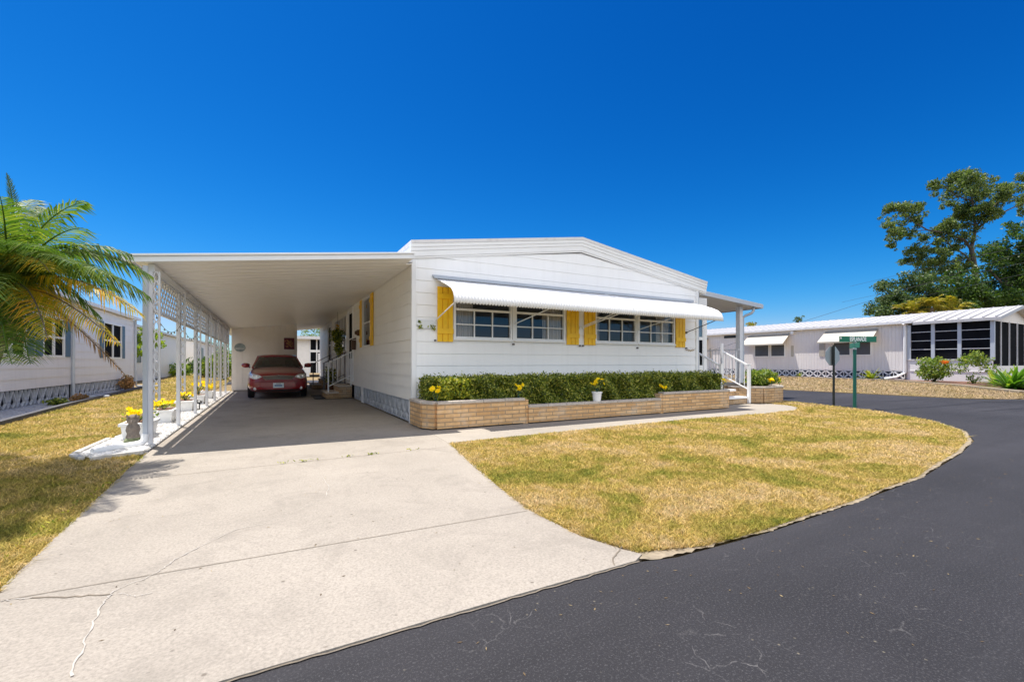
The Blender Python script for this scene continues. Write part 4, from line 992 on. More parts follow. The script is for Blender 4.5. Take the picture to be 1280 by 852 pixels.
# ================================================================ RIGHT PORCH, STEPS, PLANTER
po = thing('porch', 'white side porch with slanted roof, square column and a raised landing', 'porch', (12, 9.2, 0))
pz = lambda x: 3.40 - (x - 11.75) * .078
b = MB(); x0, x1, y0, y1 = 10.70, 14.93, 9.4, 20
b.hexa([(x0, y0, pz(x0) - .06), (x1, y0, pz(x1) - .06), (x1, y1, pz(x1) - .06), (x0, y1, pz(x0) - .06), (x0, y0, pz(x0) + .05), (x1, y0, pz(x1) + .05), (x1, y1, pz(x1) + .05), (x0, y1, pz(x0) + .05)]); rf = b.build('roof', 'white_paint', po)
b = MB(); b.hexa([(x0, y0 - .05, pz(x0) - .08), (x1 + .03, y0 - .05, pz(x1) - .08), (x1 + .03, y0 - .003, pz(x1) - .08), (x0, y0 - .003, pz(x0) - .08), (x0, y0 - .05, pz(x0) + .07), (x1 + .03, y0 - .05, pz(x1) + .07), (x1 + .03, y0 - .003, pz(x1) + .07), (x0, y0 - .003, pz(x0) + .07)]); b.box(x1 + .004, x1 + .09, y0 - .045, y1, pz(x1) - .08, pz(x1) + .06); b.build('gutter', 'grey_blue_metal', rf, bevel=.006)
b = MB(); b.box(14.12, 14.28, 9.62, 9.78, .1, pz(14.2) - .08); b.build('column', 'post_grey', po, bevel=.01)
b = MB(); b.tube([(14.62, 9.46, 3.12), (14.62, 9.46, 2.98), (14.57, 9.50, 2.90), (14.42, 9.62, 2.82), (14.36, 9.68, 2.74), (14.36, 9.68, .2)], .045, 8); b.build('downspout', 'grey_blue_metal', po, smooth=True)
b = MB(); b.box(10.6, 13.4, 8.75, 13, .02, .50); b.build('landing', 'brick_step', po)
b = MB(); b.box(10.6, 13.43, 8.72, 13.03, .502, .55); b.build('landing_slab', 'walk_concrete', po)
b = MB(); b.box(11.24, 11.37, 8.80, 8.92, .55, 3.1); b.build('lanai_post', 'white_paint', po, bevel=.005)
b = MB(); b.box(10.62, 11.238, 8.80, 8.86, 2.78, 3.1); b.box(10.62, 11.238, 8.805, 8.865, .552, .95); b.build('lanai_frame', 'white_paint', po)
b = MB(); b.box(10.64, 10.72, 8.81, 8.85, .951, 2.779); b.box(11.19, 11.237, 8.81, 8.85, .951, 2.779); b.box(10.72, 11.19, 8.812, 8.848, 1.86, 1.95); b.box(10.72, 11.19, 8.812, 8.848, .951, 1.12); d = b.build('lanai_door', 'white_metal', po)
b = MB(); b.box(10.72, 11.19, 8.825, 8.835, 1.95, 2.779); b.build('upper_glass', 'teal_glass', d); b = MB(); b.box(10.72, 11.19, 8.825, 8.835, 1.12, 1.86); b.build('lower_glass', 'screen_dark', d)
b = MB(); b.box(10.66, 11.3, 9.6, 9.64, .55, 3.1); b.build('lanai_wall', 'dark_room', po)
b = MB()
for y in (9.2, 11.0, 12.9): b.bar((13.30, y, .55), (13.30, y, 1.62), .045)
b.bar((13.30, 9.1, 1.62), (13.30, 12.95, 1.62), .05, .035); b.bar((13.30, 9.1, .68), (13.30, 12.95, .68), .03)
for k in range(30): b.bar((13.30, 9.2 + k * .125, .68), (13.30, 9.2 + k * .125, 1.6), .016)
b.bar((11.2, 12.95, 1.62), (13.3, 12.95, 1.62), .05, .035); b.bar((11.9, 12.95, .68), (13.3, 12.95, .68), .03)
for k in range(12): b.bar((11.95 + k * .125, 12.95, .68), (11.95 + k * .125, 12.95, 1.6), .016)
b.bar((12.05, 8.8, .55), (12.05, 8.8, 1.78), .06)
b.build('landing_railing', 'post_grey', po)
fs = thing('porch_steps', 'brick steps with white treads and white handrails at the right end of the house', 'steps', (11.5, 8.2, 0))
b = MB(); b.box(10.98, 12.05, 8.02, 8.75, .033, .17); b.box(10.98, 12.05, 8.38, 8.75, .17, .36); b.build('riser', 'brick_step', fs)
b = MB(); b.box(10.96, 12.07, 7.98, 8.40, .17, .225); b.box(10.96, 12.07, 8.34, 8.74, .36, .415); b.build('tread', 'white_pot', fs, bevel=.01)
for x in (10.88, 12.12):
    b = MB(); b.bar((x, 7.98, .033), (x, 7.98, 1.14), .075); b.box(x - .045, x + .045, 7.935, 8.025, 1.14, 1.165); b.bar((x, 7.98, 1.10), (x, 8.82, 1.53), .05, .045); b.bar((x, 7.98, .42), (x, 8.82, .80), .03); b.bar((x, 8.82, .5), (x, 8.82, 1.55), .05)
    for k in range(1, 6): y = 7.98 + .84 * k / 6; b.bar((x, y, .42 + .38 * k / 6), (x, y, 1.1 + .43 * k / 6), .018)
    b.build('handrail', 'white_metal', fs, bevel=.004)
rp = thing('brick_planter', 'angular tan brick planter with a shrub to the right of the porch steps', 'planter', (13, 8.3, 0))
oct_ = [(12.22, 8.68), (12.22, 8.08), (12.52, 7.84), (13.42, 7.84), (13.95, 8.2), (13.95, 8.68)]
wallbrick(oct_, .47, '').build('brick_wall', 'brick_step', rp); capb(oct_, .46).build('coping', 'coping', rp, bevel=.008)
b = MB(); b.prism([(12.25, 8.68), (12.25, 8.1), (12.54, 7.88), (13.4, 7.88), (13.9, 8.22), (13.9, 8.68)], .03, .42); b.build('soil', 'mulch', rp)
def shrub(name, label, c, r, n, L, mat, cat='shrub', group=None, shell=.4, stems=6, up=.35, extra=None):
    t = thing(name, label, cat, c, group)
    P, d = blob_pts((c[0], c[1], c[2] + r[2]), r, n, shell); P[:, 2] = np.maximum(P[:, 2], c[2] + .03)
    if extra:
        for (ec, er, en) in extra: p2, d2 = blob_pts(ec, er, en, shell); P = np.vstack([P, p2]); d = np.vstack([d, d2])
    quads('foliage', leaf_quads(P, L, L * .5, up, d * .7), mat, t)
    b = MB()
    for k in range(stems):
        a = 2 * PI * k / stems + R.random(); e = (c[0] + math.cos(a) * r[0] * .6, c[1] + math.sin(a) * r[1] * .6, c[2] + r[2] * 1.3)
        b.tube([(c[0] + math.cos(a) * .05, c[1] + math.sin(a) * .05, c[2]), ((c[0] + e[0]) / 2, (c[1] + e[1]) / 2, c[2] + r[2] * .6), e], [.02, .015, .006], 5)
    b.build('branches', 'twig', t); return t
shrub('shrub', 'leafy yellow green shrub growing in the angular brick planter', (13.0, 8.2, .42), (.62, .36, .30), 2600, .075, 'bush_leaf', extra=[((12.75, 8.1, .75), (.3, .25, .22), 500), ((13.35, 8.2, .75), (.35, .28, .2), 600)])
flower_bunch('yellow_flowers', 'yellow flowers in front of the shrub in the angular planter', (12.98, 7.86, .46), (.10, .03, .24), 5, .07)
flower_bunch('yellow_flowers', 'yellow flower at the right rim of the angular planter', (13.8, 8.1, .47), (.07, .03, .24), 3, .07)
b = MB(); b.lathe([(.34, 0), (.34, .03), (.1, .05)], (13.72, 8.0, .55), 18)
ch = thing('patio_chair', 'white arched back chair on the porch landing', 'chair', (12.2, 10.1, .55))
b = MB(); pts = [(11.93 + .6 * k / 12, 10.35 + .05, 1.05 + .62 * math.sin(PI * k / 12) ** .6) for k in range(13)]; b.tube(pts, .025, 6)
for k in range(2, 11, 2): b.tube([(pts[k][0], pts[k][1], 1.0), pts[k]], .012, 5)
b.build('backrest', 'white_metal', ch)
b = MB(); b.box(11.9, 12.56, 9.9, 10.4, .96, 1.0); b.build('seat', 'white_metal', ch, bevel=.01)
for x, y in ((11.93, 9.93), (12.53, 9.93), (11.93, 10.37), (12.53, 10.37)):
    b = MB(); b.bar((x, y, .55), (x, y, .96), .035); b.build('leg', 'white_metal', ch)

# ================================================================ STREET SIGNS
sg = thing('street_name_sign', 'green street name sign reading ESPLANADE on a green pole at the lawn corner', 'street sign', (13.27, 5.85, 0))
c0 = Vector((13.27, 5.85)); rt = Vector((CS, -SN)); fw = Vector((SN, CS))
ang = math.radians(7); dirv = Vector((rt.x * math.cos(ang) - rt.y * math.sin(ang), rt.x * math.sin(ang) + rt.y * math.cos(ang))); nrm = Vector((dirv.y, -dirv.x))
b = MB(); b.tube([(c0.x, c0.y, -.02), (c0.x + .01, c0.y, 1.56)], [.040, .036], 12); b.build('pole', 'sign_pole', sg, smooth=True)
def blade(b, z, h, l0, l1, dv, th=.012):
    n = Vector((dv.y, -dv.x)) * th / 2; p = c0 + dv * l0; q = c0 + dv * l1
    b.hexa([(p.x + n.x, p.y + n.y, z), (q.x + n.x, q.y + n.y, z), (q.x - n.x, q.y - n.y, z), (p.x - n.x, p.y - n.y, z), (p.x + n.x, p.y + n.y, z + h), (q.x + n.x, q.y + n.y, z + h), (q.x - n.x, q.y - n.y, z + h), (p.x - n.x, p.y - n.y, z + h)])
b = MB(); blade(b, 1.73, .150, -.44, .63, dirv); bl = b.build('name_blade', 'sign_green', sg, bevel=.004)
dv2 = Vector((.80, .60)).normalized()
b = MB(); blade(b, 1.575, .13, -.45, .45, dv2); b.build('cross_blade', 'sign_green', sg, bevel=.004)
b = MB(); b.lathe([(.045, 0), (.045, .035), (.03, .045)], (c0.x, c0.y, 1.535), 10); b.box(c0.x - .05, c0.x + .05, c0.y - .03, c0.y + .03, 1.706, 1.736); b.build('bracket', 'stop_back', sg)
def text_mesh(name, txt, size, loc, right, parent, mat):
    cu = bpy.data.curves.new(name, 'FONT'); cu.body = txt; cu.size = size; cu.align_x = 'CENTER'; cu.align_y = 'CENTER'; cu.extrude = .0015; cu.offset = .0035
    to = bpy.data.objects.new('tmp', cu); C.objects.link(to); bpy.context.view_layer.update()
    me = bpy.data.meshes.new_from_object(to.evaluated_get(bpy.context.evaluated_depsgraph_get())); bpy.data.objects.remove(to)
    o0 = WO[parent.name]
    for v in me.vertices:
        x, y, z = v.co; x *= .60; v.co = Vector((loc[0] + right[0] * x + right[1] * -0 * z + z * right[1], loc[1] + right[1] * x - z * right[0], loc[2] + y)) - o0
    me.materials.clear(); me.materials.append(M[mat]); me.name = name
    o = bpy.data.objects.new(name, me); C.objects.link(o); o.parent = parent; WO[o.name] = o0; return o
pc = c0 + dirv * .09 + nrm * .0085
text_mesh('lettering', 'ESPLANADE', .150, (pc.x, pc.y, 1.803), dirv, bl, 'sign_white')
pc = c0 + dirv * -.405 + nrm * .0085
b = MB(); dd = dirv
for k in range(6):
    a = PI * k / 6; b.bar((pc.x + dd.x * .028 * math.cos(a), pc.y + dd.y * .028 * math.cos(a), 1.83 + .028 * math.sin(a)), (pc.x - dd.x * .028 * math.cos(a), pc.y - dd.y * .028 * math.cos(a), 1.83 - .028 * math.sin(a)), .012, .003 + .0004 * k)
b.build('emblem', 'sign_white', bl)
ss = thing('stop_sign', 'octagonal road sign seen from its grey back on a black post', 'road sign', (13.74, 6.56, 0))
b = MB(); b.bar((13.74, 6.56, -.02), (13.74, 6.56, 1.69), .055, .05, up=(.9, .4, 0)); b.build('post', 'black_pole', ss)
nv = Vector((.196, .98)).normalized(); tv = Vector((nv.y, -nv.x))     # plate faces away from the corner
b = MB(); ce = Vector((13.74, 6.56)) + nv * .035; r8 = .285
o8 = [(ce.x + tv.x * r8 * math.cos(PI / 8 + PI / 4 * k), ce.y + tv.y * r8 * math.cos(PI / 8 + PI / 4 * k), 1.385 + r8 * math.sin(PI / 8 + PI / 4 * k)) for k in range(8)]
b.poly(o8); b.grid([o8, [(x + nv.x * .004, y + nv.y * .004, z) for x, y, z in o8]], True); b.poly([(x + nv.x * .004, y + nv.y * .004, z) for x, y, z in o8]); b.build('plate', 'stop_back', ss)

# ================================================================ LEFT NEIGHBOUR
XL = -5.7
lh = thing('mobile_home', 'shaded white neighbour home with blue shutters on the left behind the palm', 'mobile home', (XL, 19, 0))
LW = [(15.0, 16.4, 1.42, 2.5), (17.5, 18.9, 1.42, 2.5), (22.75, 25.0, 1.42, 2.75)]
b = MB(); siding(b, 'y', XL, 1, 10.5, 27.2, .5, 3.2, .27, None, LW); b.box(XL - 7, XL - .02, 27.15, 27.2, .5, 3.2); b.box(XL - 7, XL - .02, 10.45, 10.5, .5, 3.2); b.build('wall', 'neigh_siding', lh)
b = MB(); b.hexa([(XL + .22, 10.2, 3.2), (XL + .22, 27.4, 3.2), (XL - 3.5, 27.4, 3.75), (XL - 3.5, 10.2, 3.75), (XL + .22, 10.2, 3.32), (XL + .22, 27.4, 3.32), (XL - 3.5, 27.4, 3.9), (XL - 3.5, 10.2, 3.9)]); b.hexa([(XL - 7.2, 10.2, 3.2), (XL - 3.5, 10.2, 3.75), (XL - 3.5, 27.4, 3.75), (XL - 7.2, 27.4, 3.2), (XL - 7.2, 10.2, 3.32), (XL - 3.5, 10.2, 3.9), (XL - 3.5, 27.4, 3.9), (XL - 7.2, 27.4, 3.32)]); b.build('roof', 'roof_white', lh)
for a, c, z0, z1 in LW:
    b = MB(); x0, x1 = XL - .03, XL + .04
    b.box(x0, x1, a - .06, a, z0 - .06, z1 + .06); b.box(x0, x1, c, c + .06, z0 - .06, z1 + .06); b.box(x0, x1, a, c, z0 - .06, z0); b.box(x0, x1, a, c, z1, z1 + .06); b.box(x0 + .005, x1 - .01, (a + c) / 2 - .05, (a + c) / 2 + .05, z0, z1); b.box(x0 + .006, x1 - .015, a, c, (z0 + z1) / 2 - .03, (z0 + z1) / 2 + .03); f = b.build('window', 'white_metal', lh)
    b = MB(); b.box(XL - .02, XL - .01, a, c, z0, z1); b.build('glass', 'screen_dark', f)
    for y in (a - .48, c + .1):
        b = MB(); b.box(XL + .017, XL + .045, y, y + .38, z0 - .04, z1 + .04); b.build('shutter', 'blue_shutter', lh)
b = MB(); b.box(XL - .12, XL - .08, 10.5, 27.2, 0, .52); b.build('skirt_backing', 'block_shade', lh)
b = MB(); blocks(b, 'y', XL - .06, 1, 10.5, 19.4, .03, .5, .46, 'vee'); blocks(b, 'y', XL - .06, 1, 19.7, 27.2, .03, .5, .46, 'vee'); b.build('skirt_blocks', 'concrete_block', lh)
for y in (19.5, 27.1):
    b = MB(); b.tube([(XL + .07, y, 3.2), (XL + .07, y, .14), (XL + .14, y + .02, .08), (XL + .9, y + .25, .06)], .045, 8); b.build('downspout', 'grey_blue_metal', lh)
shrub('dry_shrub', 'small dark dry shrub at the far corner of the left neighbour home', (-5.4, 24.6, .02), (.25, .5, .30), 420, .12, 'palm_dead', stems=12)
shrub('ground_plant', 'low dark plant in the bed under the near neighbour windows', (-5.2, 16.9, .02), (.22, .30, .10), 200, .1, 'hedge_leaf', group='low plants in the neighbour bed')
shrub('ground_plant', 'low grey plant in the bed next to the neighbour downspout', (-5.2, 18.4, .02), (.22, .4, .10), 160, .1, 'palm_dead', group='low plants in the neighbour bed')
# houses beyond
def far_home(label, x0, x1, y0, y1, zt, mat, wins, shx, loc):
    t = thing('mobile_home', label, 'mobile home', loc)
    b = MB(); b.box(x0, x1, y0, y1, 0, zt); b.build('wall', mat, t)
    xm = (x0 + x1) / 2
    b = MB(); b.hexa([(x0 - .3, y0 - .2, zt), (xm, y0 - .2, zt + .4), (xm, y1 + .2, zt + .4), (x0 - .3, y1 + .2, zt), (x0 - .3, y0 - .2, zt + .14), (xm, y0 - .2, zt + .56), (xm, y1 + .2, zt + .56), (x0 - .3, y1 + .2, zt + .14)])
    b.hexa([(xm, y0 - .2, zt + .4), (x1 + .3, y0 - .2, zt), (x1 + .3, y1 + .2, zt), (xm, y1 + .2, zt + .4), (xm, y0 - .2, zt + .56), (x1 + .3, y0 - .2, zt + .14), (x1 + .3, y1 + .2, zt + .14), (xm, y1 + .2, zt + .56)]); b.build('roof', 'roof_white', t)
    for (a, c, z0, z1) in wins:
        b = MB(); b.box(x1 + .003, x1 + .05, a, c, z0, z1); f = b.build('window', 'sun_screen', t)
        b = MB(); b.box(x1 + .003, x1 + .06, a - .1, a - .002, z0, z1); b.box(x1 + .003, x1 + .06, c + .002, c + .1, z0, z1); b.build('frame', 'blue_shutter', f)
    return t
far_home('long plain white home standing beyond the left neighbour', -14, -7.6, 34, 55, 3.45, 'neigh_siding', [(36, 37.6, 1.2, 2.9)], 0, (-8, 44, 0))
far_home('grey white home glimpsed behind the third and fourth carport posts', -14, -7.4, 60, 82, 3.6, 'neigh_siding', [(64, 67, 1.6, 3.)], 0, (-8, 70, 0))
gh_ = thing('neighbour_house', 'cream house with dark screened porch glimpsed through the gap behind the car', 'house', (6, 42, 0))
b = MB(); b.box(-2, 2.95, 42, 50, 0, 3.2); b.box(5.2, 9, 42, 50, 0, 3.2); b.build('wall', 'stucco', gh_)
b = MB(); b.box(-2.4, 9.4, 41.4, 50.4, 3.2, 3.45); b.build('roof', 'roof_white', gh_)
b = MB(); b.box(2.95, 5.2, 42.2, 42.25, .3, 3.2); b.build('porch_screen', 'screen_dark', gh_)
b = MB()
for x in (2.95, 3.5, 4.05, 4.6, 5.15): b.box(x, x + .1, 42.1, 42.19, .3, 3.2)
b.box(2.95, 5.2, 42.04, 42.095, 2.1, 2.3); b.box(2.95, 5.2, 42.04, 42.095, 1.2, 1.3); b.box(3.65, 3.95, 41.98, 42.03, .3, 2.0); b.build('porch_frame', 'white_paint', gh_)
b = MB(); b.poly([(-3, 29, .005), (13.5, 29, .005), (13.5, 33, .005), (-3, 33, .005)]); tag(b.build('back_street', 'asphalt'), kind='structure')

# bushes behind the posts
shrub('bush', 'dark green bush at the corner of the long plain white home', (gnd(254, 472)[0], gnd(254, 472)[1] + 1, 0), (1.2, 1.4, .85), 1600, .22, 'dense_leaf')
shrub('bush', 'yellow green bush seen between the fourth and fifth carport posts', (gnd(266, 472)[0], gnd(266, 472)[1], 0), (.9, 1.2, .75), 1400, .2, 'bush_leaf')
shrub('bush', 'tall green bush next to the shed seen behind the last carport posts', (gnd(281, 475)[0], gnd(281, 475)[1], 0), (.9, 1.6, 1.1), 1600, .2, 'bush_leaf')
shrub('bush', 'low yellowish bush against the long plain white home', (gnd(222, 470)[0], gnd(222, 470)[1], 0), (1.5, 1.5, .55), 900, .25, 'lime_leaf')

# ================================================================ RIGHT NEIGHBOUR
XN = 38.
rh = thing('mobile_home', 'long beige white mobile home with tan awnings across the cross street', 'mobile home', (XN, 22, 0))
b = MB(); y = 13.7
RWN = [(15.75, 16.85, 1.78, 2.72), (17.05, 18.1, 1.78, 2.72), (21.85, 22.95, 1.76, 2.7), (23.2, 24.4, 1.76, 2.7)]
while y < 34: b.box(XN - .02, XN + .04, y + .012, y + .2, .66, 3.9); y += .2
b.box(XN, XN + .1, 13.7, 34, .62, 3.92); b.box(XN, XN + 7, 13.62, 13.7, 0, 3.9); b.build('wall', 'right_siding', rh)
b = MB(); b.hexa([(XN - .26, 13.3, 3.88), (XN + 3.6, 13.3, 4.62), (XN + 3.6, 34.4, 4.62), (XN - .26, 34.4, 3.88), (XN - .26, 13.3, 4.0), (XN + 3.6, 13.3, 4.78), (XN + 3.6, 34.4, 4.78), (XN - .26, 34.4, 4.0)]); b.hexa([(XN + 3.6, 13.3, 4.62), (XN + 7.6, 13.3, 3.88), (XN + 7.6, 34.4, 3.88), (XN + 3.6, 34.4, 4.62), (XN + 3.6, 13.3, 4.78), (XN + 7.6, 13.3, 4.0), (XN + 7.6, 34.4, 4.0), (XN + 3.6, 34.4, 4.78)])
b.cur = 1; y = 13.5
while y < 34.3: b.bar((XN - .25, y, 4.01), (XN + 3.6, y, 4.79), .06, .05); y += .6
rr_ = b.build('roof', ['roof_grey', 'rib'], rh)
b = MB(); b.box(XN - .36, XN - .265, 13.3, 34.4, 3.84, 4.0); b.build('gutter', 'post_grey', rr_)
for a, c, z0, z1 in RWN:
    b = MB(); x0, x1 = XN - .07, XN - .022
    b.box(x0, x1, a - .07, a, z0 - .07, z1 + .07); b.box(x0, x1, c, c + .07, z0 - .07, z1 + .07); b.box(x0, x1, a, c, z0 - .07, z0); b.box(x0, x1, a, c, z1, z1 + .07); f = b.build('window', 'white_metal', rh)
    b = MB(); b.box(XN - .045, XN - .03, a, c, z0, z1); b.build('screen', 'sun_screen', f)
b = MB(); b.box(XN - .05, XN - .022, 26.1, 27.5, 3.5, 3.74); b.build('vent', 'black', rh)
for a, c in ((15.3, 18.7), (21.4, 25.0), (29.2, 32.2)):
    b = MB(); b.hexa([(XN - .03, a, 3.55), (XN - .03, c, 3.55), (XN - 1.15, c + .05, 2.72), (XN - 1.15, a - .05, 2.72), (XN - .03, a, 3.62), (XN - .03, c, 3.62), (XN - 1.15, c + .05, 2.76), (XN - 1.15, a - .05, 2.76)]); b.box(XN - 1.18, XN - 1.153, a - .06, c + .06, 2.66, 2.77); b.build('awning', 'tan_awning', rh)
    b = MB(); b.box(XN - .06, XN - .023, c + .05, c + .45, 1.7, 2.75) if a < 20 else b.box(XN - .06, XN - .023, a - .3, a - .1, 1.7, 2.6); b.build('shutter', 'tan_awning', rh)
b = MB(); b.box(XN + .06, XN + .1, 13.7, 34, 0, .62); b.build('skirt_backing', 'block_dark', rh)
b = MB(); blocks(b, 'y', XN + .05, -1, 13.8, 34, .06, .60, .62, 'star', .06); b.build('skirt_blocks', 'block_white', rh)
b = MB(); b.tube([(XN - .32, 13.75, 3.86), (XN - .12, 13.75, 3.7), (XN - .12, 13.75, .5), (XN - .5, 14.1, .2), (XN - .9, 14.6, .08)], .09, 8); b.build('downspout', 'white_metal', rh)
b = MB(); b.box(XN - .3, XN - .022, 21.0, 21.2, 3.55, 3.78); b.build('eave_lamp', 'white_metal', rh)
# its screened porch
rp2 = thing('screened_porch', 'porch with dark screens and white block wall at the near end of the beige home', 'porch', (XN, 11.6, 0))
b = MB(); b.box(XN - .05, XN + .1, 9.6, 13.6, 0, 1.36); b.box(XN + .1, XN + 7, 9.6, 9.75, 0, 1.0); b.build('wall', 'stucco', rp2)
b = MB(); b.box(XN - .08, XN - .052, 9.6, 13.5, .62, .68); b.box(XN - .1, XN + .02, 9.55, 13.6, 1.362, 1.42); b.build('ledge', 'stucco', rp2)
b = MB(); b.box(XN + .02, XN + .05, 9.7, 13.6, 1.42, 3.75); b.box(XN + .05, XN + 7, 9.68, 9.72, 1.0, 3.9); b.build('screen', 'screen_dark', rp2)
for y in (9.6, 11.05, 12.32, 13.55):
    b = MB(); b.box(XN - .06, XN + .09, y - .09, y + .09, 1.36, 3.72); b.build('post', 'grey_blue_metal', rp2)
b = MB()
for x in range(1, 5): b.box(XN + x * 1.5, XN + x * 1.5 + .06, 9.6, 9.66, 1.0, 3.8)
for z in (2.05, 2.62, 3.2): b.box(XN - .02, XN + .01, 9.7, 13.5, z, z + .035)
b.build('screen_bar', 'post_grey', rp2)
b = MB(); pk = XN + 3.8
b.hexa([(XN - .3, 9.2, 3.72), (pk, 9.2, 4.62), (pk, 13.28, 4.62), (XN - .3, 13.28, 3.72), (XN - .3, 9.2, 3.9), (pk, 9.2, 4.82), (pk, 13.28, 4.82), (XN - .3, 13.28, 3.9)]); b.hexa([(pk, 9.2, 4.62), (XN + 8, 9.2, 3.72), (XN + 8, 13.28, 3.72), (pk, 13.28, 4.62), (pk, 9.2, 4.82), (XN + 8, 9.2, 3.9), (XN + 8, 13.28, 3.9), (pk, 13.28, 4.82)])
b.cur = 1; y = 9.4
while y < 13.2: b.bar((XN - .3, y, 3.955), (pk, y, 4.83), .05, .05); y += .55
b.build('roof', ['roof_grey', 'rib'], rp2)
b = MB(); b.poly([(XN, 9.62, 3.72), (XN + 7.6, 9.62, 3.72), (pk, 9.62, 4.6)]); b.build('gable', 'beige_wall', rp2)

# shrubs in its bed
def at_bed(px, py): g = gnd(px, py); return (g[0], g[1], .03)
c = at_bed(1167, 478); shrub('flowering_shrub', 'rounded green shrub with an orange bloom under the porch screens', c, (1.0, .8, .80), 2400, .14, 'bush_leaf', stems=9, group='shrubs in the mulch bed')
P = np.array([(c[0] - .55 + R.gauss(0, .10), c[1] - .7 + R.gauss(0, .1), 1.22 + R.gauss(0, .05)) for _ in range(40)]); tag(quads('orange_bloom', leaf_quads(P, .12, .08, .3), 'petal_orange', origin=(c[0] - .55, c[1] - .7, 1.2)), 'orange bloom on the rounded green shrub by the screened porch', 'flower')
c = at_bed(1217, 480); shrub('airy_shrub', 'airy thin shrub with bare lower stems in front of the white block wall', (c[0], c[1], .03), (.4, .4, .3), 120, .13, 'bush_leaf', stems=14, group='shrubs in the mulch bed',
      extra=[((c[0], c[1], 1.35), (.85, .7, .35), 750), ((c[0] - .3, c[1] - .2, 1.6), (.4, .35, .25), 200), ((c[0] + .3, c[1] - .5, .9), (.4, .4, .3), 160), ((c[0] - .5, c[1] + .4, .9), (.4, .35, .35), 160)])
def rosette(label, c, n, L, w, mat, group=None, name='strap_leaf_plant'):
    t = thing(name, label, 'plant', c, group); V = []; rr = []
    for i in range(n):
        a = R.random() * 2 * PI; el = R.uniform(.2, 1.3); l = L * R.uniform(.65, 1.1); r_ = R.random()
        dx, dy = math.cos(a), math.sin(a); px_, py_ = -dy * w, dx * w; prev = None
        for k in range(5):
            f = k / 4; h = l * (math.sin(el) * f - .42 * f * f * math.cos(el)); o = l * (math.cos(el) * f + .12 * f)
            q = Vector((c[0] + dx * o, c[1] + dy * o, c[2] + max(.02, h))); ww = (1 - f ** 2.2) * (.5 + f * .6)
            cur = (q - Vector((px_ * ww, py_ * ww, 0)), q + Vector((px_ * ww, py_ * ww, 0)))
            if prev: V.append([tuple(prev[0]), tuple(prev[1]), tuple(cur[1]), tuple(cur[0])]); rr.append(r_)
            prev = cur
    quads('leaves', np.array(V), mat, t, np.array(rr)); b = MB(); b.lathe([(.06, 0), (.05, .12), (.02, .2)], c, 8); b.build('stem', 'twig', t); return t
for px, py, L, lb in ((1250, 483, 1.5, 'light green strap leaf plant right of the airy shrub'), (1264, 487, 1.6, 'large green strap leaf plant in the middle of its clump'), (1277, 486, 1.6, 'green strap leaf plant at the right edge of the picture')):
    rosette(lb, at_bed(px, py), 78, L * .82, .12, 'agave_leaf', 'strap leaf plants in the mulch bed')
rosette('yellow green spreading plant at the foot of the beige home', (36.6, gnd(1092, 474.5)[1], .03), 40, 1.1, .1, 'variegated_leaf')
rosette('small low plant by the patterned skirt left of the signs', (37.2, 20.2, .03), 20, .6, .06, 'hedge_leaf')
rosette('yellow leafed low plant beside the dark strap leaf clump', at_bed(1243, 480), 26, .9, .08, 'variegated_leaf')

# ================================================================ TREES
def tree(name, label, limbs, clumps, mat, L, dens, t, group=None, bark='bark', thick=None):
    """limbs: list of (pixel path, r0, r1); clumps: (px, py, rpx) or with depth shift"""
    base = limbs[0][0][0]; o = dep(base[0], base[1], t); loc = (o.x, o.y, 0)
    r = thing(name, label, 'tree', loc, group)
    b = MB()
    for path, r0, r1 in limbs:
        pts = [dep(p[0], p[1], t + (p[2] if len(p) > 2 else 0)) for p in path]
        n = len(pts); b.tube(pts, [.7 * (r0 + (r1 - r0) * i / (n - 1)) for i in range(n)], 8)
    b.build('trunk', bark, r, smooth=True)
    Ps = []; Ds = []
    for cl in clumps:
        px, py, rp = cl[:3]; dz = cl[3] if len(cl) > 3 else R.uniform(-2.5, 2.5); k = cl[4] if len(cl) > 4 else 1
        c = dep(px, py, t + dz); rad = rp / FPX * t
        for q in range(9):                         # several ragged sub-clumps
            cc = c + Vector((R.gauss(0, .55), R.gauss(0, .55), R.gauss(0, .45))) * rad; rq = rad * R.uniform(.32, .74)
            P, d = blob_pts(cc, (rq, rq, rq * .72), int(dens * 6 * k * rq * rq / (L * L)), .35); Ps.append(P); Ds.append(d)
    P = np.vstack(Ps); D = np.vstack(Ds); P[:, 2] = np.maximum(P[:, 2], .3)
    quads('crown', leaf_quads(P, L, L * .55, .3, D * .5), mat, r)
    return r
def zz(l): return [(1090 + a / 4.484, 200 + c / 4.484, *rest) for a, c, *rest in l]
def zc(l): return [(1090 + a / 4.484, 200 + c / 4.484, r / 4.484, *rest) for a, c, r, *rest in l]
tt = 56.
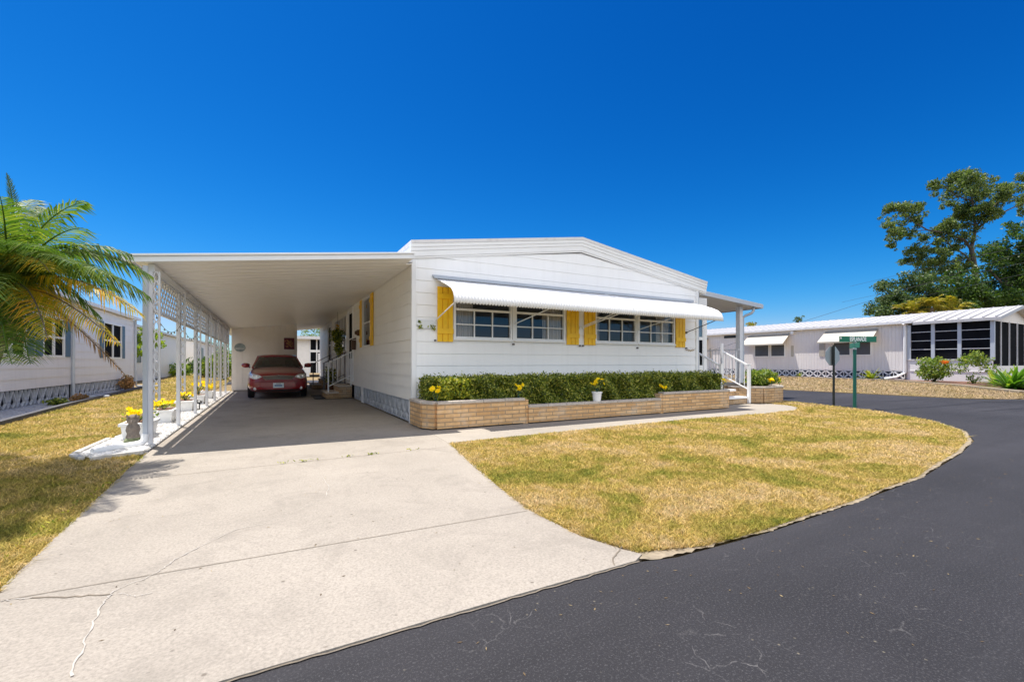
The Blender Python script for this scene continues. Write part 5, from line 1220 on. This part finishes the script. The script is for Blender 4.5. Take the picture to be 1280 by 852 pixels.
tree('tall_tree', 'tall open crowned tree rising above the roof of the beige home', [
    ([(1216, 455), (1217, 400), *zz([(585, 720), (580, 640), (568, 560), (556, 490)])], .62, .34), (zz([(556, 490), (572, 430), (578, 370), (570, 280), (555, 190), (530, 130)]), .32, .07),
    (zz([(556, 500), (520, 450), (420, 410), (310, 392), (240, 350), (180, 300)]), .24, .05), (zz([(578, 390), (640, 345), (720, 300), (800, 262), (880, 240)]), .2, .05),
    (zz([(570, 590), (520, 530), (440, 480), (400, 430)]), .18, .05), (zz([(575, 380), (640, 300), (700, 240), (760, 180)]), .14, .04), (zz([(565, 230), (470, 200), (400, 140)]), .12, .04), (zz([(420, 410), (330, 470), (250, 520)]), .12, .04), (zz([(310, 392), (200, 400), (120, 430)]), .08, .03)],
    zc([(500, 125, 62), (430, 120, 50), (380, 130, 42), (560, 110, 55), (620, 140, 52), (470, 180, 55), (560, 190, 55), (630, 180, 40), (520, 270, 52), (490, 310, 48), (600, 280, 50), (650, 320, 42), (700, 250, 45), (730, 220, 42), (640, 260, 40),
        (440, 400, 55), (420, 370, 40), (480, 440, 48), (390, 430, 40), (240, 270, 45), (170, 250, 48), (120, 280, 40), (190, 320, 42), (270, 330, 32), (100, 400, 36), (140, 430, 38), (115, 470, 32), (90, 350, 30), (250, 350, 28),
        (220, 500, 45), (190, 550, 42), (270, 540, 45), (330, 570, 48), (300, 500, 35), (380, 560, 45), (440, 600, 50), (340, 620, 50), (840, 110, 40), (800, 160, 45), (760, 150, 35), (860, 210, 45), (870, 280, 35), (480, 560, 40), (470, 500, 36), (540, 340, 40), (600, 340, 36), (350, 400, 34), (300, 430, 34), (360, 480, 36), (150, 380, 30), (200, 420, 30), (420, 520, 40), (520, 600, 40), (430, 260, 36)]),
    'tree_top_leaf', .25, 3.3, tt)
tree('spreading_tree', 'lower grey green spreading tree left of the tall tree', [([(1150, 455), (1148, 400), (1146, 375)], .35, .2), ([(1146, 380), (1130, 365), (1110, 372)], .15, .05), ([(1146, 380), (1160, 362), (1176, 358)], .15, .05)],
     zc([(60, 780, 60), (120, 740, 60), (40, 820, 55), (190, 700, 62), (250, 680, 58), (310, 700, 62), (100, 820, 60), (180, 790, 65), (260, 770, 65), (340, 760, 65), (60, 870, 60), (150, 860, 70), (250, 850, 75), (340, 840, 75), (400, 720, 55), (380, 660, 40)]),
     'tree_leaf', .27, 3.0, 52.)
tree('dense_tree', 'dense bright green tree behind the screened porch at the right edge', [([(1255, 455), (1256, 390), (1258, 350)], .5, .3), ([(1258, 360), (1235, 335)], .2, .08), ([(1258, 360), (1285, 325)], .2, .08)],
     zc([(660, 520, 55), (700, 500, 50), (740, 560, 65), (690, 580, 60), (800, 530, 60), (850, 490, 60), (820, 620, 75), (740, 650, 75), (660, 680, 70), (600, 720, 65), (540, 700, 55), (480, 740, 60), (560, 790, 70), (660, 780, 80), (760, 760, 85), (860, 720, 85), (440, 700, 50), (520, 640, 45), (840, 820, 85), (900, 560, 80), (900, 640, 80), (480, 820, 60), (420, 780, 55), (800, 400, 35), (850, 420, 45), (900, 420, 50)]),
     'dense_leaf', .29, 2.8, 49.)
tree('evergreen_tree', 'evergreen mass behind the roof ridge between the palm and the dense tree', [([(1195, 455), (1195, 380)], .3, .15)], [(1175, 378, 12), (1195, 372, 14), (1215, 380, 13), (1230, 378, 14), (1250, 382, 14), (1270, 378, 15), (1185, 390, 14)], 'tree_leaf', .36, 3.2, 54.)

def frond_geo(p0, p1, p2, n, ll, mat_unused=None, hang=.5, wid=.0115, spread=1.0, side=None, tip_f=1.):
    """leaflets along a quadratic rachis; returns quads and rachis points"""
    p0, p1, p2 = Vector(p0), Vector(p1), Vector(p2); V = []; pts = []
    for i in range(n + 1):
        f = i / n; pts.append(p0 * (1 - f) ** 2 + p1 * 2 * f * (1 - f) + p2 * f * f)
    for i in range(2, n):
        p = pts[i]; d = (pts[i + 1] - pts[i - 1]).normalized(); sd = d.cross(Vector((0, 0, 1)))
        if sd.length < .05: sd = Vector((1, 0, 0))
        sd.normalize(); upv = sd.cross(d); f = i / n
        l = ll * (math.sin(PI * min(1, .12 + f * .9)) ** .6 + .12)
        for s in (-1, 1):
            q = (sd * s * spread + d * (.55 + .5 * f) + upv * R.uniform(.05, .35)).normalized()
            tip = p + q * l * R.uniform(.85, 1.1) + Vector((0, 0, -hang * l * R.uniform(.45, 1.25)))
            mid = p + q * l * .5 + Vector((0, 0, -hang * l * .16)); w = d * wid * R.uniform(.8, 1.2)
            V.append([p - w * .5, mid - w, mid + w, p + w * .5]); V.append([mid - w, tip - w * .08, tip + w * .08, mid + w])
    return np.array([[tuple(v) for v in q] for q in V]), pts
palm = thing('palm_tree', 'palm with arching green fronds and yellowing lower ones on the left lawn', 'palm tree', (-2.62, 6.9, 0))
PT = 4.85
pc_ = dep(10, 352, PT)
b = MB(); tp = [(pc_.x - .30, pc_.y + .02, .0), (pc_.x - .27, pc_.y + .02, .5), (pc_.x - .17, pc_.y, 1.1), (pc_.x - .06, pc_.y, 1.65), (pc_.x, pc_.y, pc_.z)]; b.tube(tp, [.13, .10, .085, .10, .06], 12); tr_ = b.build('trunk', 'palm_bark', palm, smooth=True)
b = MB()
for k in range(26):
    a = k * 2.4; z = 1.45 + k * .024; r_ = .09; b.bar((pc_.x - .05 + math.cos(a) * r_ * .6, pc_.y + math.sin(a) * r_ * .6, z - .05), (pc_.x - .05 + math.cos(a) * (r_ + .05), pc_.y + math.sin(a) * (r_ + .07), z + .16), .05, .018)
b.build('leaf_boot', 'palm_bark', tr_)
fr = [  # control px, end px, end depth shift, material, leaflet length, hang
    ((26, 275), (8, 216), .1, 'palm_green', .075, -.7), ((45, 262), (108, 252), .2, 'palm_green', .34, .55), ((60, 285), (104, 285), -.4, 'palm_green', .32, .5), ((85, 275), (192, 347), .9, 'palm_green', .36, .75),
    ((95, 300), (188, 372), .5, 'palm_green', .36, .8), ((80, 320), (180, 395), .1, 'palm_yellow', .30, .7), ((60, 345), (150, 432), -.3, 'palm_yellow', .26, .7), ((55, 360), (158, 470), .3, 'palm_dead', .18, .55), ((40, 345), (60, 425), -.7, 'palm_yellow', .3, .6),
    ((20, 375), (38, 455), -.9, 'palm_green', .32, .55), ((-5, 395), (15, 455), -1.2, 'palm_green', .32, .45), ((-30, 270), (-70, 240), .3, 'palm_green', .36, .5), ((-60, 300), (-150, 320), .1, 'palm_green', .38, .6), ((-50, 330), (-120, 400), -.3, 'palm_green', .36, .6),
    ((5, 290), (60, 310), -1.1, 'palm_green', .36, .55), ((-20, 285), (-30, 300), -1.3, 'palm_green', .36, .5), ((30, 270), (55, 290), 1.3, 'palm_green', .36, .6), ((-20, 265), (-40, 290), 1.4, 'palm_green', .36, .6), ((40, 290), (120, 320), 1.5, 'palm_green', .36, .7),
    ((10, 285), (0, 245), -.7, 'palm_green', .34, .4), ((35, 300), (62, 340), -.8, 'palm_yellow', .30, .5), ((20, 310), (75, 390), .5, 'palm_yellow', .28, .7), ((10, 355), (30, 430), .4, 'palm_dead', .2, .6), ((30, 255), (70, 262), .7, 'palm_green', .34, .6), ((70, 300), (140, 345), -.5, 'palm_green', .34, .8), ((-25, 350), (-40, 450), -.6, 'palm_green', .34, .5),
    ((70, 285), (165, 318), .7, 'palm_green', .36, .8), ((60, 300), (150, 365), 1.1, 'palm_green', .36, .8), ((45, 315), (128, 398), .7, 'palm_green', .34, .75), ((30, 330), (85, 415), .9, 'palm_green', .34, .7),
    ((10, 260), (45, 250), .9, 'palm_green', .32, .4), ((-10, 270), (-15, 255), -.4, 'palm_green', .32, .4), ((-15, 310), (-25, 380), -1.5, 'palm_green', .36, .6), ((30, 290), (95, 330), -1.0, 'palm_green', .34, .7)]
for i, (c_, e_, ds, mt, ll, hg) in enumerate(fr):
    p0 = pc_ + Vector((R.gauss(0, .02), R.gauss(0, .02), R.uniform(-.1, .05))); p1 = dep(c_[0], c_[1], PT + ds * .45); p2 = dep(e_[0], e_[1], PT + ds)
    Lh = (p1 - p0).length + (p2 - p1).length; n = max(16, int(Lh / .027))
    V, pts = frond_geo(p0, p1, p2, n, ll, hang=hg)
    f = quads('frond', V, mt, palm, np.clip(np.repeat(NR.normal(.5, .22, len(V) // 2), 2), 0, 1))
    if mt == 'palm_dead': f['label'] = 'dry brown drooping frond'
    elif mt == 'palm_yellow': f['label'] = 'yellowing lower frond'
    b = MB(); b.tube(pts[::3] + [pts[-1]], [.014 - .011 * k / max(1, len(pts[::3])) for k in range(len(pts[::3]) + 1)], 5); b.build('rachis', 'lime_leaf' if mt == 'palm_green' else 'palm_bark', f)

# a taller palm just outside the picture, whose shadow falls on the lawn
p2 = thing('palm_tree', 'taller palm on the left lawn nearer the road, its shadow on the grass', 'palm tree', (-3.5, 5.55, 0))
c2_ = Vector((-3.35, 5.6, 3.9)); b = MB(); b.tube([(-3.5, 5.55, 0), (-3.48, 5.55, 1.3), (-3.42, 5.58, 2.6), (-3.35, 5.6, 3.9)], [.15, .11, .10, .08], 12); b.build('trunk', 'palm_bark', p2, smooth=True)
for k in range(24):
    a = k * 2.4; el_ = R.uniform(-.15, 1.1); L = R.uniform(1.25, 1.75); e = Vector((math.cos(a) * math.cos(el_), math.sin(a) * math.cos(el_), math.sin(el_))) * L
    tip = c2_ + e + Vector((0, 0, -.5)); tt_ = tip.x * SN + tip.y * CS
    if 640 + FPX * (tip.x * CS - tip.y * SN) / tt_ > -25: continue
    V, pts = frond_geo(c2_, c2_ + e * .6 + Vector((0, 0, .25)), tip, 70, .34, hang=.5, wid=.010)
    f = quads('frond', V, 'palm_green', p2); b = MB(); b.tube(pts[::4] + [pts[-1]], .010, 5); b.build('rachis', 'lime_leaf', f)

# small tree behind the first carport post
tree('lime_green_tree', 'small bright lime green tree between the left neighbour and the front carport post', [([(190, 475), (188, 445), (186, 430)], .12, .07), ([(186, 435), (200, 425)], .05, .02)], [(176, 425, 9), (190, 428, 9), (198, 418, 7), (196, 428, 6), (175, 440, 8), (184, 415, 8)], 'lime_leaf', .16, 2.6, 26.)
# trees and palms beyond the roofs
for px, py, t, lb in ((1165, 381, 47., 'yellowing palm top showing above the roof left of the porch'), (1192, 384, 46.5, 'golden palm top showing above the roof next to the porch ridge'), (1142, 386, 48, 'small pale palm top above the roof of the beige home')):
    c = dep(px, py + 4, t); r = thing('distant_palm', lb, 'palm tree', (c.x, c.y, 0), 'palms behind the beige home')
    b = MB(); b.tube([(c.x, c.y, 0), (c.x, c.y, c.z)], [.2, .15], 8); b.build('trunk', 'palm_bark', r); Vs = []
    for k in range(22):
        a = k * 2.4; el = R.uniform(-.3, 1.2); L = R.uniform(1.5, 2.3); e = Vector((math.cos(a) * math.cos(el), math.sin(a) * math.cos(el), math.sin(el))) * L
        V, pts = frond_geo(c, c + e * .6 + Vector((0, 0, .3)), c + e + Vector((0, 0, -.5)), 18, .5, hang=.5, wid=.045); Vs.append(V)
    quads('crown', np.vstack(Vs), 'yellow_palm_leaf', r)
for px, py, rp, t, lb in ((392, 420, 12, 70, 'pale round tree above the cream house behind the car'), (381, 424, 9, 66, 'green tree top left of the cream house roof gap'), (940, 404, 5, 70, 'orange tinged tree top behind the porch column'), (998, 399, 4, 75, 'tiny tree top over the beige roof'), (262, 432, 8, 75, 'dark green tree behind the middle carport posts'), (275, 438, 8, 80, 'mid green tree behind the last carport posts')):
    tree('distant_tree', lb, [([(px, 455), (px, py)], .25, .12)], [(px, py, rp), (px - rp * .6, py + rp * .4, rp * .7), (px + rp * .6, py + rp * .4, rp * .7)], 'yellow_palm_leaf' if 'orange' in lb else ('bush_leaf' if 'pale' in lb else 'tree_leaf'), .24, 1.6, t, 'distant trees')
# overhead cables at the right
for i, (p, q, lb) in enumerate((((1185, 329), (1300, 302), 'topmost overhead cable crossing the dense tree'), ((1180, 350), (1300, 324), 'middle overhead cable crossing the dense tree'), ((1195, 361), (1300, 338), 'lowest overhead cable crossing the dense tree'), ((1000, 403), (1185, 345), 'faint long overhead cable left of the tall tree'))):
    a, c = dep(*p, 40.), dep(*q, 30.) if i < 3 else dep(*q, 40.); a2 = a + (a - c) * (2.2 if i < 3 else 1.); c2 = c + (c - a) * 2.0
    pts = [a2 + (c2 - a2) * (k / 24) for k in range(25)]
    b = MB(); b.tube(pts, .013, 5); tag(b.build('overhead_cable', 'cable', origin=tuple(a)), lb, 'cable', 'overhead cables')

# ================================================================ LIGHT, SKY, CAMERA
sd = Vector((-.18, .265, 1.0)).normalized()
el = math.asin(sd.z); az = math.atan2(sd.x, sd.y)
w = bpy.data.worlds.new('World'); sc.world = w; w.use_nodes = True; nt = w.node_tree; nt.nodes.clear()
sky = nt.nodes.new('ShaderNodeTexSky'); sky.sky_type = 'NISHITA'; sky.sun_disc = False; sky.sun_elevation = el; sky.sun_rotation = az
sky.air_density = 1.0; sky.dust_density = .25; sky.ozone_density = 4.0; sky.altitude = 0
def wn(k, **kw):
    x = nt.nodes.new(k)
    for a, v in kw.items(): setattr(x, a, v)
    return x
def wm(op, a, b=None, clamp=False):
    x = wn('ShaderNodeMath', operation=op, use_clamp=clamp)
    for i_, v in enumerate((a, b)):
        if v is None: continue
        if hasattr(v, 'links'): nt.links.new(v, x.inputs[i_])
        else: x.inputs[i_].default_value = v
    return x.outputs[0]
sep = wn('ShaderNodeSeparateColor'); nt.links.new(sky.outputs[0], sep.inputs[0]); ch = []
for k_, (pw_, g_) in enumerate(((4.0, .70), (1.6, .275), (1.2, .35))):         # deep polarised blue
    ch.append(wm('MULTIPLY', wm('POWER', wm('MULTIPLY', sep.outputs[k_], .15), pw_), g_ / .15))
ch[0] = wm('MINIMUM', ch[0], wm('MULTIPLY', ch[1], .62)); cmb = wn('ShaderNodeCombineColor')
for k_ in range(3): nt.links.new(ch[k_], cmb.inputs[k_])
# unseen clouds added behind the camera to brighten the shaded front wall
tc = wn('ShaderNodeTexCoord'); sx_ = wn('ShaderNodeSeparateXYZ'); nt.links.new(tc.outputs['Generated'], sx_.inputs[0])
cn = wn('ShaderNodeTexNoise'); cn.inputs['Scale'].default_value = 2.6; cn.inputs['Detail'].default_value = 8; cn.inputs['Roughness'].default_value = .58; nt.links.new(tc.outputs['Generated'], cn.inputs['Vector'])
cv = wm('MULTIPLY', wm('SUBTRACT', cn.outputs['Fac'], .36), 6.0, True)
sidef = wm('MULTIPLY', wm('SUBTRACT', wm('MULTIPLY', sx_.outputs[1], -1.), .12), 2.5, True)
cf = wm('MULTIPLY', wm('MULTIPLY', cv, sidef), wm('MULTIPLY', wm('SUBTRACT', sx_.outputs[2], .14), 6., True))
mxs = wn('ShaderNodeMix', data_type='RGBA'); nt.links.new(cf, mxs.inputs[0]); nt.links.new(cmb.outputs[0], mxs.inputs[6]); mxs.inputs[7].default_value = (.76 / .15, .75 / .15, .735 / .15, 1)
bg = nt.nodes.new('ShaderNodeBackground'); bg.inputs['Strength'].default_value = .15; ow = nt.nodes.new('ShaderNodeOutputWorld')
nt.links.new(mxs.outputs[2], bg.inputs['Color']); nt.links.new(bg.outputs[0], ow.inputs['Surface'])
la = bpy.data.lights.new('sun', 'SUN'); la.energy = 2.7; la.angle = math.radians(.53); la.color = (1, .945, .865)
lo = bpy.data.objects.new('sun', la); C.objects.link(lo); lo.rotation_euler = (-sd).to_track_quat('-Z', 'Y').to_euler(); lo.location = (0, 0, 30)
cam = bpy.data.cameras.new('camera'); co = bpy.data.objects.new('camera', cam); C.objects.link(co); sc.camera = co
cam.sensor_width = 36; cam.sensor_fit = 'HORIZONTAL'; cam.lens = FPX / 1280 * 36; cam.shift_y = 27 / 1280; cam.clip_end = 2000; cam.clip_start = .05
co.location = (0, 0, HC); co.rotation_euler = (PI / 2, 0, -math.atan2(SN, CS))
sc.view_settings.view_transform = 'Standard'; sc.view_settings.look = 'None'; sc.view_settings.exposure = 1.45; sc.view_settings.gamma = 1
sc.cycles.max_bounces = 8; sc.cycles.diffuse_bounces = 5; sc.cycles.transparent_max_bounces = 12

# pieces of one kind that came out of one loop become parts of their own
SPLIT = {'corner_trim': 0, 'bulb': 0, 'mullion': 0, 'frame': 0, 'bracket': 0, 'awning_hook': 0, 'skirt_pier': 0, 'brick_pier': 0, 'eave_board': 0, 'rear_wall': 0, 'interior_wall': 0, 'side_window': 0, 'seats': 'seat', 'ear': 0, 'riser': 0, 'tread': 0, 'ledge': 0, 'screen_bar': 0, 'trim': 0, 'lanai_frame': 0, 'muntin': 0, 'curtain': 0, 'reflector': 0}
for o in [o for o in C.objects if o.type == 'MESH' and o.name.split('.')[0] in SPLIT and not o.name.startswith('wall_picture')]:
    me = o.data; n = len(me.vertices); par = list(range(n))
    def find(a):
        while par[a] != a: par[a] = par[par[a]]; a = par[a]
        return a
    for e in me.edges: par[find(e.vertices[0])] = find(e.vertices[1])
    roots = sorted({find(i) for i in range(n)})
    if len(roots) < 2: continue
    uvl = me.uv_layers[0].data
    nm = SPLIT[o.name.split('.')[0]] or o.name.split('.')[0]
    for k, rt_ in enumerate(roots):
        idx = [i for i in range(n) if find(i) == rt_]; mp = {i: j for j, i in enumerate(idx)}
        fs_ = [p for p in me.polygons if p.vertices[0] in mp]
        m2 = bpy.data.meshes.new(nm); m2.from_pydata([me.vertices[i].co[:] for i in idx], [], [[mp[v] for v in p.vertices] for p in fs_])
        m2.materials.append(me.materials[0]); u2 = m2.uv_layers.new(name='UVMap'); li = 0
        for p in fs_:
            for l_ in p.loop_indices: u2.data[li].uv = uvl[l_].uv; li += 1
        if fs_ and fs_[0].use_smooth: m2.polygons.foreach_set('use_smooth', [True] * len(fs_))
        c = o.copy(); c.data = m2; c.name = nm; C.objects.link(c)
        if k == 0:
            for chd in list(o.children): chd.parent = c
    bpy.data.objects.remove(o)
